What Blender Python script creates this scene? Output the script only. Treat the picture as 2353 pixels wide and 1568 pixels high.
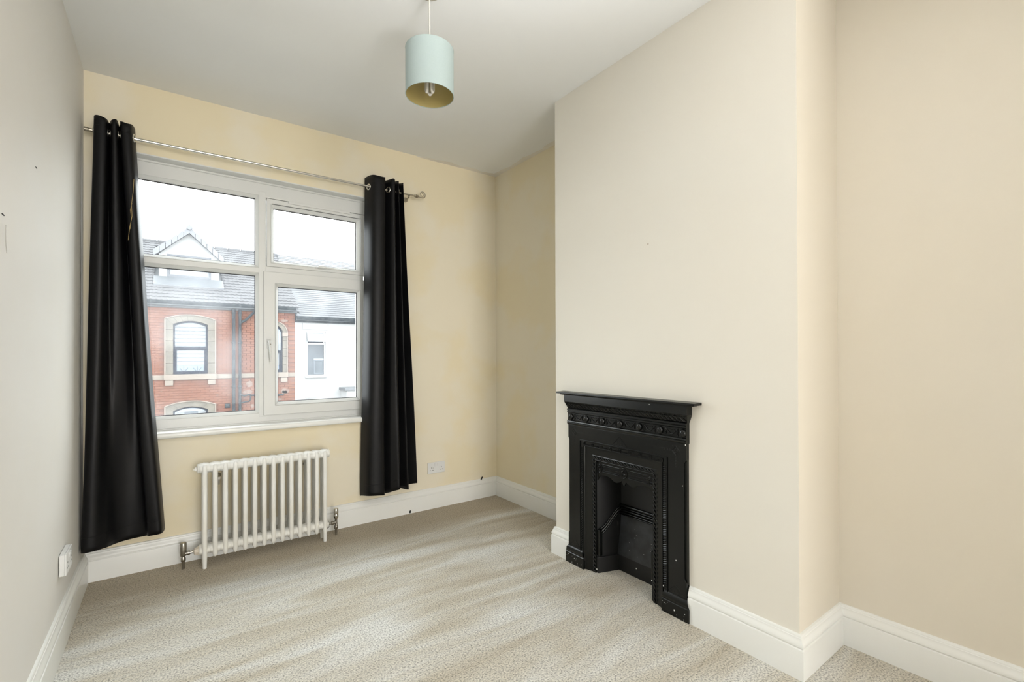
import bpy, bmesh, math, random
from mathutils import Vector, Matrix
random.seed(7)
S = bpy.context.scene
for o in list(bpy.data.objects): bpy.data.objects.remove(o)
COL = S.collection
PI = math.pi

# ------------------------------------------------------------------ camera
yaw, pitch, roll = 0.6341, 0.00405, -0.0030
CAM = Vector((0.354, -3.3246, 1.1845))
cyw, syw, cp, sp = math.cos(yaw), math.sin(yaw), math.cos(pitch), math.sin(pitch)
fw = Vector((syw*cp, cyw*cp, sp)); rt = Vector((cyw, -syw, 0)); up = rt.cross(fw)
r2 = rt*math.cos(roll) + up*math.sin(roll); u2 = -rt*math.sin(roll) + up*math.cos(roll)
cd = bpy.data.cameras.new('camera'); cam = bpy.data.objects.new('camera', cd); COL.objects.link(cam)
M = Matrix.Identity(4)
for i in range(3):
    M[i][0] = r2[i]; M[i][1] = u2[i]; M[i][2] = -fw[i]; M[i][3] = CAM[i]
cam.matrix_world = M
cd.sensor_width = 36; cd.sensor_fit = 'HORIZONTAL'
cd.lens = 1078.63/2353*36; cd.shift_y = 29.72/2353; cd.clip_start = 0.05; cd.clip_end = 300
S.camera = cam

# ------------------------------------------------------------------ colour, sky, lamps
S.view_settings.view_transform = 'Standard'
S.view_settings.look = 'None'
S.view_settings.gamma = 1.0
S.view_settings.use_curve_mapping = False
S.view_settings.exposure = 0.3
W = bpy.data.worlds.new('overcast_sky'); S.world = W; W.use_nodes = True
bg = W.node_tree.nodes['Background']
bg.inputs['Color'].default_value = (0.94, 0.975, 1.0, 1)      # even white overcast
bg.inputs['Strength'].default_value = 7.8

def area(name, loc, direction, sx, sy, power, color=(1, 1, 1), portal=False):
    l = bpy.data.lights.new(name, 'AREA'); l.shape = 'RECTANGLE'; l.size = sx; l.size_y = sy
    l.energy = power; l.color = color
    o = bpy.data.objects.new(name, l); COL.objects.link(o); o.location = loc
    o.rotation_euler = Vector(direction).to_track_quat('-Z', 'Y').to_euler()
    if portal: l.cycles.is_portal = True
    return o
area('window_portal', (0.82, 0.33, 1.53), (0, -1, 0), 1.45, 1.6, 1.0, portal=True)
# added fill lamp, unseen, at the far end of the room behind the camera
area('rear_fill', (0.88, -8.42, 1.35), (0, 1, 0), 1.6, 2.4, 125, (0.97, 0.975, 1.0))
# added fill spot behind the camera, bounced off the ceiling above it
fl_ = bpy.data.lights.new('bounce_fill', 'SPOT'); fl_.energy = 640; fl_.color = (0.97, 0.975, 1.0)
fl_.spot_size = math.radians(58); fl_.spot_blend = 1.0; fl_.shadow_soft_size = 0.35
fo = bpy.data.objects.new('bounce_fill', fl_); COL.objects.link(fo); fo.location = (0.9, -4.5, 0.8)
fo.rotation_euler = (Vector((0.95, -3.2, 2.7))-Vector((0.9, -4.5, 0.8))).to_track_quat('-Z', 'Y').to_euler()

# ------------------------------------------------------------------ materials
def new_mat(name):
    m = bpy.data.materials.new(name); m.use_nodes = True
    return m, m.node_tree, m.node_tree.nodes['Principled BSDF']
def mat(name, col, rough=0.5, metal=0.0, var=None, scale=8.0, detail=4, bump=0.0, bscale=60.0, bdist=0.002,
        spec=0.5, coat=0.0, sheen=0.0, lo=0.35, hi=0.65, stretch=None):
    m, t, b = new_mat(name); n = t.nodes; L = t.links
    b.inputs['Roughness'].default_value = rough; b.inputs['Metallic'].default_value = metal
    b.inputs['Specular IOR Level'].default_value = spec
    if coat: b.inputs['Coat Weight'].default_value = coat; b.inputs['Coat Roughness'].default_value = 0.15
    if sheen: b.inputs['Sheen Weight'].default_value = sheen; b.inputs['Sheen Roughness'].default_value = 0.4
    tc = n.new('ShaderNodeTexCoord'); out = tc.outputs['Object']
    if stretch:
        mp = n.new('ShaderNodeMapping'); mp.inputs['Scale'].default_value = stretch
        L.new(out, mp.inputs['Vector']); out = mp.outputs['Vector']
    no = n.new('ShaderNodeTexNoise'); no.inputs['Scale'].default_value = scale; no.inputs['Detail'].default_value = detail
    L.new(out, no.inputs['Vector'])
    cr = n.new('ShaderNodeValToRGB')
    c2 = var if var else tuple(c*0.94 for c in col)
    cr.color_ramp.elements[0].position = lo; cr.color_ramp.elements[1].position = hi
    cr.color_ramp.elements[0].color = (*c2, 1); cr.color_ramp.elements[1].color = (*col, 1)
    L.new(no.outputs['Fac'], cr.inputs['Fac']); L.new(cr.outputs['Color'], b.inputs['Base Color'])
    if bump:
        nb = n.new('ShaderNodeTexNoise'); nb.inputs['Scale'].default_value = bscale; nb.inputs['Detail'].default_value = 3
        L.new(tc.outputs['Object'], nb.inputs['Vector'])
        bp = n.new('ShaderNodeBump'); bp.inputs['Strength'].default_value = bump; bp.inputs['Distance'].default_value = bdist
        L.new(nb.outputs['Fac'], bp.inputs['Height']); L.new(bp.outputs['Normal'], b.inputs['Normal'])
    return m

CREAM = (0.79, 0.727, 0.610)  # wall tones differ wall by wall, offsetting how brightly each is lit
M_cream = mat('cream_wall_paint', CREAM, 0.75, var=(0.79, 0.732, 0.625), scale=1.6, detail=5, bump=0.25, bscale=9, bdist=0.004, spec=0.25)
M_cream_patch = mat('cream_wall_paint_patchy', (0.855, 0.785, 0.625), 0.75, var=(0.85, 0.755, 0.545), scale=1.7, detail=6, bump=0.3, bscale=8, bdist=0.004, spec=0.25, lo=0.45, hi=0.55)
M_leftwall = mat('cream_wall_paint_lit', (0.805, 0.79, 0.76), 0.7, var=(0.795, 0.768, 0.715), scale=1.3, detail=5, bump=0.3, bscale=7, bdist=0.005, spec=0.25)  # cream wall drawn whiter, with window light put into the paint
M_breast = mat('pale_cream_wall_paint', (0.80, 0.765, 0.68), 0.72, var=(0.80, 0.755, 0.66), scale=1.2, detail=5, bump=0.2, bscale=9, bdist=0.003, spec=0.25)
M_ceil = mat('ceiling_paint', (0.90, 0.91, 0.905), 0.85, var=(0.89, 0.895, 0.88), scale=1.5, detail=4, bump=0.15, bscale=10, bdist=0.003, spec=0.2)
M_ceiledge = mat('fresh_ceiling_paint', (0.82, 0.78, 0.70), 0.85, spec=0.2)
M_gloss = mat('white_gloss_paint', (0.87, 0.875, 0.845), 0.28, var=(0.85, 0.85, 0.805), scale=3, bump=0.08, bscale=14, bdist=0.002)
M_upvc = mat('white_upvc', (0.76, 0.765, 0.74), 0.3, var=(0.74, 0.745, 0.72), scale=4)
M_gasket = mat('black_gasket', (0.02, 0.02, 0.022), 0.6)
M_chrome = mat('chrome', (0.75, 0.74, 0.70), 0.16, 1.0, var=(0.62, 0.60, 0.55), scale=20)
M_dullchrome = mat('dull_chrome', (0.42, 0.40, 0.36), 0.28, 1.0, var=(0.30, 0.28, 0.24), scale=30)
M_nickel = mat('brushed_nickel', (0.50, 0.46, 0.38), 0.35, 1.0, var=(0.38, 0.34, 0.27), scale=40)
M_rad = mat('white_radiator_enamel', (0.89, 0.89, 0.86), 0.3, var=(0.84, 0.82, 0.75), scale=6)
M_curtain = mat('black_blackout_cloth', (0.0052, 0.005, 0.0055), 0.45, var=(0.004, 0.004, 0.0045), scale=30, bump=0.12, bscale=900, bdist=0.0005, spec=0.24)
M_thread = mat('gold_thread', (0.45, 0.33, 0.14), 0.6)
M_iron = mat('black_stove_paint', (0.0032, 0.0040, 0.0034), 0.27, var=(0.002, 0.0025, 0.002), scale=12, bump=0.15, bscale=70, bdist=0.001, spec=0.4)
M_ironin = mat('sooty_black_paint', (0.003, 0.003, 0.003), 0.5, var=(0.002, 0.002, 0.002), scale=14, bump=0.3, bscale=60, bdist=0.001)
M_fireback = mat('lit_fireback', (0.030, 0.032, 0.036), 0.38, var=(0.012, 0.013, 0.014), scale=16, detail=7, bump=0.2, bscale=60, bdist=0.001)  # paler than the firebox: light on the leaning panel put into the colour
M_fleck = mat('white_paint_fleck', (0.8, 0.8, 0.76), 0.6)
M_plastic = mat('white_plastic', (0.82, 0.82, 0.80), 0.28, spec=0.5)
M_hole = mat('dark_hole', (0.015, 0.014, 0.012), 0.8)
M_shade = mat('pale_mint_fabric', (0.44, 0.525, 0.51), 0.8, var=(0.425, 0.51, 0.495), scale=200, bump=0.1, bscale=700, bdist=0.0004)
M_shadein = mat('gold_lining', (0.47, 0.38, 0.15), 0.5, var=(0.43, 0.35, 0.135), scale=5)
M_cord = mat('cream_flex', (0.82, 0.80, 0.72), 0.5)
M_rose = mat('ceiling_rose_plastic', (0.62, 0.58, 0.50), 0.45)
M_bulb = mat('frosted_lamp_tube', (0.86, 0.84, 0.78), 0.25)

def carpet_mat():
    m, t, b = new_mat('beige_cut_pile_carpet'); n = t.nodes; L = t.links
    b.inputs['Roughness'].default_value = 0.95; b.inputs['Specular IOR Level'].default_value = 0.1
    b.inputs['Sheen Weight'].default_value = 0.25; b.inputs['Sheen Roughness'].default_value = 0.5
    tc = n.new('ShaderNodeTexCoord')
    def noise(scale, detail, vec=None, sc=None, rot=0, dist=0.0):
        mp = n.new('ShaderNodeMapping'); mp.inputs['Scale'].default_value = sc or (1, 1, 1); mp.inputs['Rotation'].default_value = (0, 0, rot)
        L.new(vec or tc.outputs['Object'], mp.inputs['Vector'])
        x = n.new('ShaderNodeTexNoise'); x.inputs['Scale'].default_value = scale; x.inputs['Detail'].default_value = detail
        x.inputs['Distortion'].default_value = dist
        L.new(mp.outputs['Vector'], x.inputs['Vector']); return x.outputs['Fac']
    def math2(op, a, bb, c=None):
        x = n.new('ShaderNodeMath'); x.operation = op
        for i, v in enumerate([a, bb] + ([c] if c is not None else [])):
            if isinstance(v, (int, float)): x.inputs[i].default_value = v
            else: L.new(v, x.inputs[i])
        return x.outputs[0]
    def ramp(fac, stops):
        cr = n.new('ShaderNodeValToRGB'); el = cr.color_ramp.elements
        el[0].position, el[0].color = stops[0][0], (*stops[0][1], 1); el[1].position, el[1].color = stops[-1][0], (*stops[-1][1], 1)
        for p, c in stops[1:-1]: e = el.new(p); e.color = (*c, 1)
        L.new(fac, cr.inputs['Fac']); return cr.outputs['Color']
    sep = n.new('ShaderNodeSeparateXYZ'); L.new(tc.outputs['Object'], sep.inputs[0])
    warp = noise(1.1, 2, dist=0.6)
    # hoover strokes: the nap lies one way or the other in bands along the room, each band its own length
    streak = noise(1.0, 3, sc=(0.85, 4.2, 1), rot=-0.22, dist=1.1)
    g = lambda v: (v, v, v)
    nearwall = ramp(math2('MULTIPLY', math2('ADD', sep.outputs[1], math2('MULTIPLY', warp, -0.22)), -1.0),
                    [(0.0, g(0.0)), (0.40, g(0.06)), (0.58, g(1.0)), (1.0, g(0.9))])  # brown strip at the window wall: nap, with shade below the sill mixed in
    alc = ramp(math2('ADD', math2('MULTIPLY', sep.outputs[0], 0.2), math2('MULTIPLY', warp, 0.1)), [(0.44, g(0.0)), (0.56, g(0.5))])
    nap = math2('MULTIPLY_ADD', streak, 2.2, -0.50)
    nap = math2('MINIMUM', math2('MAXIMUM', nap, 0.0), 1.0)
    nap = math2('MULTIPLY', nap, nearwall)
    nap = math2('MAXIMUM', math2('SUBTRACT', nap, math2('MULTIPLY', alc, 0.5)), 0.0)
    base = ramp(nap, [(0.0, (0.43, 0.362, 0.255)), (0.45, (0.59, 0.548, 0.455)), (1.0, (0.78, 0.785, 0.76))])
    fleck = ramp(noise(150, 3.5), [(0.27, g(0.30)), (0.50, g(0.97)), (0.74, g(1.32))])
    mx = n.new('ShaderNodeMix'); mx.data_type = 'RGBA'; mx.blend_type = 'MULTIPLY'; mx.inputs['Factor'].default_value = 1.0
    L.new(base, mx.inputs['A']); L.new(fleck, mx.inputs['B']); L.new(mx.outputs['Result'], b.inputs['Base Color'])
    bp = n.new('ShaderNodeBump'); bp.inputs['Strength'].default_value = 0.7; bp.inputs['Distance'].default_value = 0.004
    L.new(noise(210, 3), bp.inputs['Height']); L.new(bp.outputs['Normal'], b.inputs['Normal'])
    return m
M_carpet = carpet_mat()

def glass_mat(name, veil=0.05, tint=(0.97, 0.985, 0.98), glare=0.0):
    m = bpy.data.materials.new(name); m.use_nodes = True; t = m.node_tree; n = t.nodes; L = t.links
    for x in list(n): n.remove(x)
    out = n.new('ShaderNodeOutputMaterial'); tr = n.new('ShaderNodeBsdfTransparent'); tr.inputs[0].default_value = (*tint, 1)
    gl = n.new('ShaderNodeBsdfGlossy'); gl.inputs['Roughness'].default_value = 0.02
    lw = n.new('ShaderNodeFresnel'); lw.inputs['IOR'].default_value = 1.12
    m1 = n.new('ShaderNodeMixShader'); L.new(lw.outputs[0], m1.inputs[0]); L.new(tr.outputs[0], m1.inputs[1]); L.new(gl.outputs[0], m1.inputs[2])
    # glare and haze put into the pane as a patchy translucent film
    tl = n.new('ShaderNodeBsdfTranslucent'); tl.inputs[0].default_value = (0.9, 0.93, 0.97, 1)
    tc = n.new('ShaderNodeTexCoord'); no = n.new('ShaderNodeTexNoise'); no.inputs['Scale'].default_value = 2.2; no.inputs['Detail'].default_value = 4
    L.new(tc.outputs['Object'], no.inputs['Vector'])
    mr = n.new('ShaderNodeMapRange'); mr.inputs['From Min'].default_value = 0.35; mr.inputs['From Max'].default_value = 0.7
    mr.inputs['To Min'].default_value = veil*0.6; mr.inputs['To Max'].default_value = veil + glare
    L.new(no.outputs['Fac'], mr.inputs['Value'])
    m2 = n.new('ShaderNodeMixShader'); L.new(mr.outputs[0], m2.inputs[0]); L.new(m1.outputs[0], m2.inputs[1]); L.new(tl.outputs[0], m2.inputs[2])
    L.new(m2.outputs[0], out.inputs[0]); return m
M_pane = glass_mat('hazy_window_glass', 0.014, glare=0.035)
M_glare_pane = glass_mat('glare_window_glass', 0.012, glare=0.06)  # extra glare put into the lower left pane
M_farglass = mat('far_window_glass', (0.10, 0.13, 0.17), 0.08, spec=0.8)

# ------------------------------------------------------------------ mesh helpers
class MB:
    def __init__(s): s.v = []; s.f = []
    def quadgrid(s, rows, closed=False, cap=False):
        """rows: list of equal-length rings"""
        n = len(rows[0]); b = len(s.v)
        for r in rows: s.v += [tuple(p) for p in r]
        for i in range(len(rows)-1):
            for j in range(n if closed else n-1):
                k = (j+1) % n
                s.f.append((b+i*n+j, b+i*n+k, b+(i+1)*n+k, b+(i+1)*n+j))
        if cap and closed:
            s.f.append(tuple(b+j for j in reversed(range(n)))); s.f.append(tuple(b+(len(rows)-1)*n+j for j in range(n)))
        return s
    def box(s, x0, x1, y0, y1, z0, z1):
        b = len(s.v)
        s.v += [(x, y, z) for z in (z0, z1) for y in (y0, y1) for x in (x0, x1)]
        s.f += [(b, b+2, b+3, b+1), (b+4, b+5, b+7, b+6), (b, b+1, b+5, b+4), (b+2, b+6, b+7, b+3), (b, b+4, b+6, b+2), (b+1, b+3, b+7, b+5)]
        return s
    def prism(s, poly, fn, a, b_):
        """poly of (p,q); fn(p,q,t) -> xyz for t=a and t=b_"""
        n = len(poly); b = len(s.v)
        s.v += [fn(p, q, a) for p, q in poly] + [fn(p, q, b_) for p, q in poly]
        s.f.append(tuple(range(b, b+n))); s.f.append(tuple(reversed(range(b+n, b+2*n))))
        for i in range(n):
            j = (i+1) % n; s.f.append((b+i, b+n+i, b+n+j, b+j))
        return s
    def tube(s, pts, r, seg=12, cap=True, closed=False):
        pts = [Vector(p) for p in pts]; n = len(pts)
        rad = r if isinstance(r, (list, tuple)) else [r]*n
        t0 = (pts[1]-pts[0]).normalized()
        ref = Vector((0, 0, 1)) if abs(t0.z) < 0.9 else Vector((1, 0, 0))
        nrm = t0.cross(ref).normalized(); rings = []
        for i in range(n):
            if closed: t = (pts[(i+1) % n]-pts[i-1]).normalized()
            elif i == 0: t = t0
            elif i == n-1: t = (pts[-1]-pts[-2]).normalized()
            else: t = ((pts[i+1]-pts[i]).normalized()+(pts[i]-pts[i-1]).normalized()).normalized()
            nrm = (nrm - t*nrm.dot(t)).normalized(); bn = t.cross(nrm)
            rings.append([pts[i]+(nrm*math.cos(a)+bn*math.sin(a))*rad[i] for a in [2*PI*k/seg for k in range(seg)]])
        if closed: rings.append(rings[0])
        s.quadgrid(rings, True, cap and not closed); return s
    def lathe(s, prof, c=(0, 0, 0), axis='z', seg=20, cap=True):
        rings = []
        for r, h in prof:
            ring = []
            for k in range(seg):
                a = 2*PI*k/seg; p, q = r*math.cos(a), r*math.sin(a)
                d = {'z': (p, q, h), 'x': (h, p, q), 'y': (q, h, p)}[axis]
                ring.append((c[0]+d[0], c[1]+d[1], c[2]+d[2]))
            rings.append(ring)
        s.quadgrid(rings, True, cap); return s
    def ball(s, c, rx, ry=None, rz=None, seg=10, rings=6):
        ry = ry or rx; rz = rz or rx; rr = []
        for i in range(rings+1):
            th = PI*i/rings; st = max(math.sin(th), 0.02)
            rr.append([(c[0]+rx*st*math.cos(2*PI*k/seg), c[1]+ry*st*math.sin(2*PI*k/seg), c[2]-rz*math.cos(th)) for k in range(seg)])
        s.quadgrid(rr, True, True); return s
    def mesh(s, name, m, smooth=None):
        me = bpy.data.meshes.new(name); me.from_pydata([tuple(p) for p in s.v], [], s.f)
        bm = bmesh.new(); bm.from_mesh(me); bmesh.ops.recalc_face_normals(bm, faces=bm.faces); bm.to_mesh(me); bm.free()
        if smooth is not None:
            for p in me.polygons: p.use_smooth = True
            me.set_sharp_from_angle(angle=math.radians(smooth))
        ms = m if isinstance(m, (list, tuple)) else [m]
        for x in ms: me.materials.append(x)
        return me
    def build(s, name, m, parent=None, smooth=None, bevel=0, loc=None, bseg=2):
        o = bpy.data.objects.new(name, s.mesh(name, m, smooth)); COL.objects.link(o)
        if parent: o.parent = parent
        if loc: o.location = loc
        if bevel:
            b = o.modifiers.new('bevel', 'BEVEL'); b.width = bevel; b.segments = bseg; b.limit_method = 'ANGLE'; b.angle_limit = math.radians(40)
            b.harden_normals = False
        return o
def tag(o, label=None, cat=None, group=None, kind=None):
    if label: o['label'] = label
    if cat: o['category'] = cat
    if group: o['group'] = group
    if kind: o['kind'] = kind
    return o
def empty(name, loc=(0, 0, 0), rz=0):
    o = bpy.data.objects.new(name, None); COL.objects.link(o); o.location = loc; o.rotation_euler = (0, 0, rz)
    o.empty_display_size = 0.1; return o
def inst(name, me, parent, loc, rot=(0, 0, 0), scale=(1, 1, 1)):
    o = bpy.data.objects.new(name, me); COL.objects.link(o); o.parent = parent
    o.location = loc; o.rotation_euler = rot; o.scale = scale; return o
def struct(o): o['kind'] = 'structure'; return o

# ------------------------------------------------------------------ room shell
H = 2.70; hx = 0.01046; hy = -0.0069
W1, Wb, A, B = 2.6284, 2.2422, 1.2017, 2.5545
skL, skA, skB, skR, W2, REAR = -0.0029, -0.00733, -0.0093, 0.01777, 2.604, -8.5
HC = 0.1577
def ceilz(x, y): return H + hx*x - hy*y
xL = lambda y: -skL*y if False else skL*(-y)
xA = lambda y: W1 - skA*y
xB = lambda y: Wb - skB*(y+A)
xN = lambda y: W2 - skR*(y+B)
plan = [(xL(REAR), REAR), (0, 0), (W1, 0), (xA(-A), -A), (Wb, -A), (xB(-B), -B), (W2, -B), (xN(REAR), REAR)]

def slab_wall(name, p, q, th, m, zt=None):
    """vertical wall slab whose room face runs p->q, thickness th away from the room (right-hand side outward is left of p->q)"""
    d = Vector((q[0]-p[0], q[1]-p[1])).normalized(); nn = Vector((-d.y, d.x))*th
    a = MB()
    pts = [(p[0], p[1]), (q[0], q[1]), (q[0]+nn.x, q[1]+nn.y), (p[0]+nn.x, p[1]+nn.y)]
    b = len(a.v)
    a.v += [(x, y, -0.12) for x, y in pts] + [(x, y, ceilz(x, y)) for x, y in pts]
    a.f += [(0, 1, 5, 4), (1, 2, 6, 5), (2, 3, 7, 6), (3, 0, 4, 7), (0, 3, 2, 1), (4, 5, 6, 7)]
    return struct(a.build(name, m))
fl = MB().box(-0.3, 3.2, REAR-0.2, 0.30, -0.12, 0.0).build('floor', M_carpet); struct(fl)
ce = MB(); cx0, cx1, cy0, cy1 = -0.3, 3.2, REAR-0.2, 0.30
ce.v = [(x, y, ceilz(x, y)+dz) for dz in (0, 0.15) for y in (cy0, cy1) for x in (cx0, cx1)]
ce.f = [(0, 2, 3, 1), (4, 5, 7, 6), (0, 1, 5, 4), (2, 6, 7, 3), (0, 4, 6, 2), (1, 3, 7, 5)]
struct(ce.build('ceiling', M_ceil))
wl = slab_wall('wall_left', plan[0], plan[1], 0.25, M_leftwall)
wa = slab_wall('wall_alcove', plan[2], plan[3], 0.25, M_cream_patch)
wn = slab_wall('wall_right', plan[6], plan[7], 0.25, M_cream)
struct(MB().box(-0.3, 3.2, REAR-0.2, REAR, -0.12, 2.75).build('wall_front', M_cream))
# unseen block added behind the camera, keeps the rear fill off the breast return
struct(MB().box(2.0, 3.2, REAR, -4.15, -0.12, 2.78).build('wall_light_block', M_cream))

# chimney breast: returns on both sides, front face with the fireplace opening
FPC = -1.7175                      # middle of the fireplace along y
def breast():
    a = MB(); yo0, yo1, zo = FPC-0.262, FPC+0.262, 0.69
    def X(y, off=0): return xB(y)+off
    def front(y0, y1, z0, z1):
        b = len(a.v); zt = lambda y: ceilz(X(y), y) if z1 is None else z1
        a.v += [(X(y0), y0, z0), (X(y1), y1, z0), (X(y1), y1, zt(y1)), (X(y0), y0, zt(y0))]; a.f.append((b, b+1, b+2, b+3))
    front(-B, yo0, -0.12, None); front(yo1, -A, -0.12, None); front(yo0, yo1, zo, None)
    # opening sides
    for y in (yo0, yo1):
        b = len(a.v); a.v += [(X(y), y, -0.12), (X(y, .3), y, -0.12), (X(y, .3), y, zo), (X(y), y, zo)]; a.f.append((b, b+1, b+2, b+3))
    b = len(a.v); a.v += [(X(yo0), yo0, zo), (X(yo1), yo1, zo), (X(yo1, .3), yo1, zo), (X(yo0, .3), yo0, zo)]; a.f.append((b, b+1, b+2, b+3))
    b = len(a.v); a.v += [(X(yo0, .3), yo0, -.12), (X(yo1, .3), yo1, -.12), (X(yo1, .3), yo1, zo), (X(yo0, .3), yo0, zo)]; a.f.append((b, b+1, b+2, b+3))
    # returns and back
    for (p, q) in (((Wb, -A), (xA(-A)+0.2, -A)), ((xB(-B), -B), (W2+0.2, -B)), ((xA(-A)+0.2, -A), (W2+0.2, -B))):
        b = len(a.v); a.v += [(p[0], p[1], -.12), (q[0], q[1], -.12), (q[0], q[1], ceilz(*q)), (p[0], p[1], ceilz(*p))]; a.f.append((b, b+1, b+2, b+3))
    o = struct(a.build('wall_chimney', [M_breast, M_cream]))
    for p in o.data.polygons:
        if abs(p.normal.y) > 0.9 and p.area > 0.5: p.material_index = 1  # returns deeper than the front: their shade is put into the paint
    return o
breast()

# window wall with its opening
OX0, OX1, OZ0, OZ1 = 0.085, 1.545, 0.745, 2.322
def window_wall():
    a = MB(); y0, y1 = 0.0, 0.30; x0, x1, z0 = -0.25, W1+0.25, -0.12
    def ring(y):
        o = [(x0, y, z0), (x1, y, z0), (x1, y, 2.735), (x0, y, 2.70)]
        i = [(OX0, y, OZ0), (OX1, y, OZ0), (OX1, y, OZ1), (OX0, y, OZ1)]
        return o+i
    a.v = ring(y0)+ring(y1)
    for k in range(4):
        j = (k+1) % 4
        a.f += [(k, j, 4+j, 4+k), (8+k, 12+k, 12+j, 8+j), (4+k, 4+j, 12+j, 12+k), (k, 8+k, 8+j, j)]
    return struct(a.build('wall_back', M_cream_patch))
window_wall()

# painted-over strip along the ceiling edge in the far corner
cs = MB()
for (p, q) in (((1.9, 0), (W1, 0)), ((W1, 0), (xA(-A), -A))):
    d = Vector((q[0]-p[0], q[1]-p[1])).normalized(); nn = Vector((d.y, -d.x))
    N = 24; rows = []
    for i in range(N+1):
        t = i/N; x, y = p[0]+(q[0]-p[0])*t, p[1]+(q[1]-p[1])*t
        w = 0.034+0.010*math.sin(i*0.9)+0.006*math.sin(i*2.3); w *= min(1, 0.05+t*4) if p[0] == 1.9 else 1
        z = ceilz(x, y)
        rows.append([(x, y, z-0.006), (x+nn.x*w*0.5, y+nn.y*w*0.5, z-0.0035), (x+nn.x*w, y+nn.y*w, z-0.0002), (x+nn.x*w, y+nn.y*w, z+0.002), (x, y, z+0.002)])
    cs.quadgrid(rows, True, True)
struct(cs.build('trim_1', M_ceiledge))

# ------------------------------------------------------------------ skirting boards, mitred round the plan
SK = [(0.0225, 0.0), (0.0225, 0.104), (0.0215, 0.109), (0.0175, 0.1115), (0.0175, 0.1145), (0.0205, 0.117), (0.021, 0.123), (0.0185, 0.130),
      (0.0145, 0.137), (0.0125, 0.1425), (0.0122, 0.1465), (0.0098, 0.1485), (0.0095, 0.153), (0.0070, 0.1565), (0.0, HC)]
def skirt(name, p, q, dp, dq):
    """dp, dq: plan direction in which the profile moves away from p / q (mitre vectors, unit offset)"""
    rows = []
    for (c, d) in ((p, dp), (q, dq)):
        rows.append([(c[0]+d[0]*t, c[1]+d[1]*t, z) for t, z in SK] + [(c[0], c[1], 0.0)])
    return struct(MB().quadgrid(rows, True, True).build(name, M_gloss, smooth=35))
skirt('baseboard_left', (xL(REAR), REAR), (0, 0), (1, 0), (1, -1))
skirt('baseboard_back', (0, 0), (W1, 0), (1, -1), (-1, -1))
skirt('baseboard_alcove', (W1, 0), (xA(-A), -A), (-1, -1), (-1, 1))
skirt('baseboard_chimney_far_side', (xA(-A), -A), (Wb, -A), (-1, 1), (-1, 1))
skirt('baseboard_chimney_far', (Wb, -A), (xB(FPC+0.386), FPC+0.386), (-1, 1), (-1, 0))
skirt('baseboard_chimney_near', (xB(FPC-0.388), FPC-0.388), (xB(-B), -B), (-1, 0), (-1, -1))
skirt('baseboard_chimney_near_side', (xB(-B), -B), (W2, -B), (-1, -1), (-1, -1))
skirt('baseboard_right', (W2, -B), (xN(REAR), REAR), (-1, -1), (-1, 0))

# ------------------------------------------------------------------ window
YF = 0.08
KF = (YF+3.3246)/(0.03+3.3246)
fx = lambda x: CAM.x+(x-CAM.x)*KF
fz = lambda z: CAM.z+(z-CAM.z)*KF
win = struct(empty('window_1', (0.82, YF, OZ0)))
WL = Vector((0.82, YF, OZ0))
class WB(MB):                      # boxes given in room coordinates, stored relative to the window's empty
    def build(s, *a, **k):
        s.v = [(p[0]-WL.x, p[1]-WL.y, p[2]-WL.z) for p in s.v]
        k['parent'] = win if k.get('parent') is None else k['parent']
        return MB.build(s, *a, **k)
mul0, mul1 = fx(.824), fx(.866)
FX0, FX1, FZ0, FZ1 = OX0+0.004, OX1-0.004, OZ0+0.012, 2.318
def ringframe(mb, x0, x1, z0, z1, w, y0, y1, wb=None, wr=None, wt=None, wl=None):
    wb = w if wb is None else wb; wr = w if wr is None else wr; wt = w if wt is None else wt; wl = w if wl is None else wl
    o = [(x0, z0), (x1, z0), (x1, z1), (x0, z1)]; i = [(x0+wl, z0+wb), (x1-wr, z0+wb), (x1-wr, z1-wt), (x0+wl, z1-wt)]
    b = len(mb.v)
    for y in (y0, y1): mb.v += [(x, y, z) for x, z in o]+[(x, y, z) for x, z in i]
    for k in range(4):
        j = (k+1) % 4
        mb.f += [(b+k, b+j, b+4+j, b+4+k), (b+8+k, b+12+k, b+12+j, b+8+j), (b+4+k, b+4+j, b+12+j, b+12+k), (b+k, b+8+k, b+8+j, b+j)]
    return mb
# outer frame (top rail visible below the soffit), mullion, transoms
fr = WB(); ringframe(fr, FX0, FX1, FZ0, FZ1, 0.07, YF, 0.15, wb=fz(.842)-0.012-FZ0, wt=FZ1-fz(2.205), wl=0.055, wr=FX1-fx(1.512))
fr.build('frame', M_upvc, bevel=0.003)
mu = WB().box(mul0, mul1, YF-0.001, 0.149, fz(.80), fz(2.24)).build('mullion', M_upvc, bevel=0.003)
tr = WB().box(FX0+0.03, mul0+0.004, YF-0.0005, 0.148, fz(1.713), fz(1.755))
tr.build('transom', M_upvc, bevel=0.003)
WB().box(mul1-0.004, FX1-0.03, YF+0.0005, 0.148, fz(1.727), fz(1.765)).build('transom', M_upvc, bevel=0.003)
# sashes on the right hand side
sa = ringframe(WB(), fx(.871), fx(1.509), fz(1.766), fz(2.203), 0.03, YF+0.004, 0.14).build('top_sash', M_upvc, bevel=0.003)
sb = ringframe(WB(), fx(.851), fx(1.524), fz(.809), fz(1.730), 0.03, YF-0.016, 0.14, wb=.062, wt=.075, wl=.068, wr=.058).build('lower_sash', M_upvc, bevel=0.004)
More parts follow.
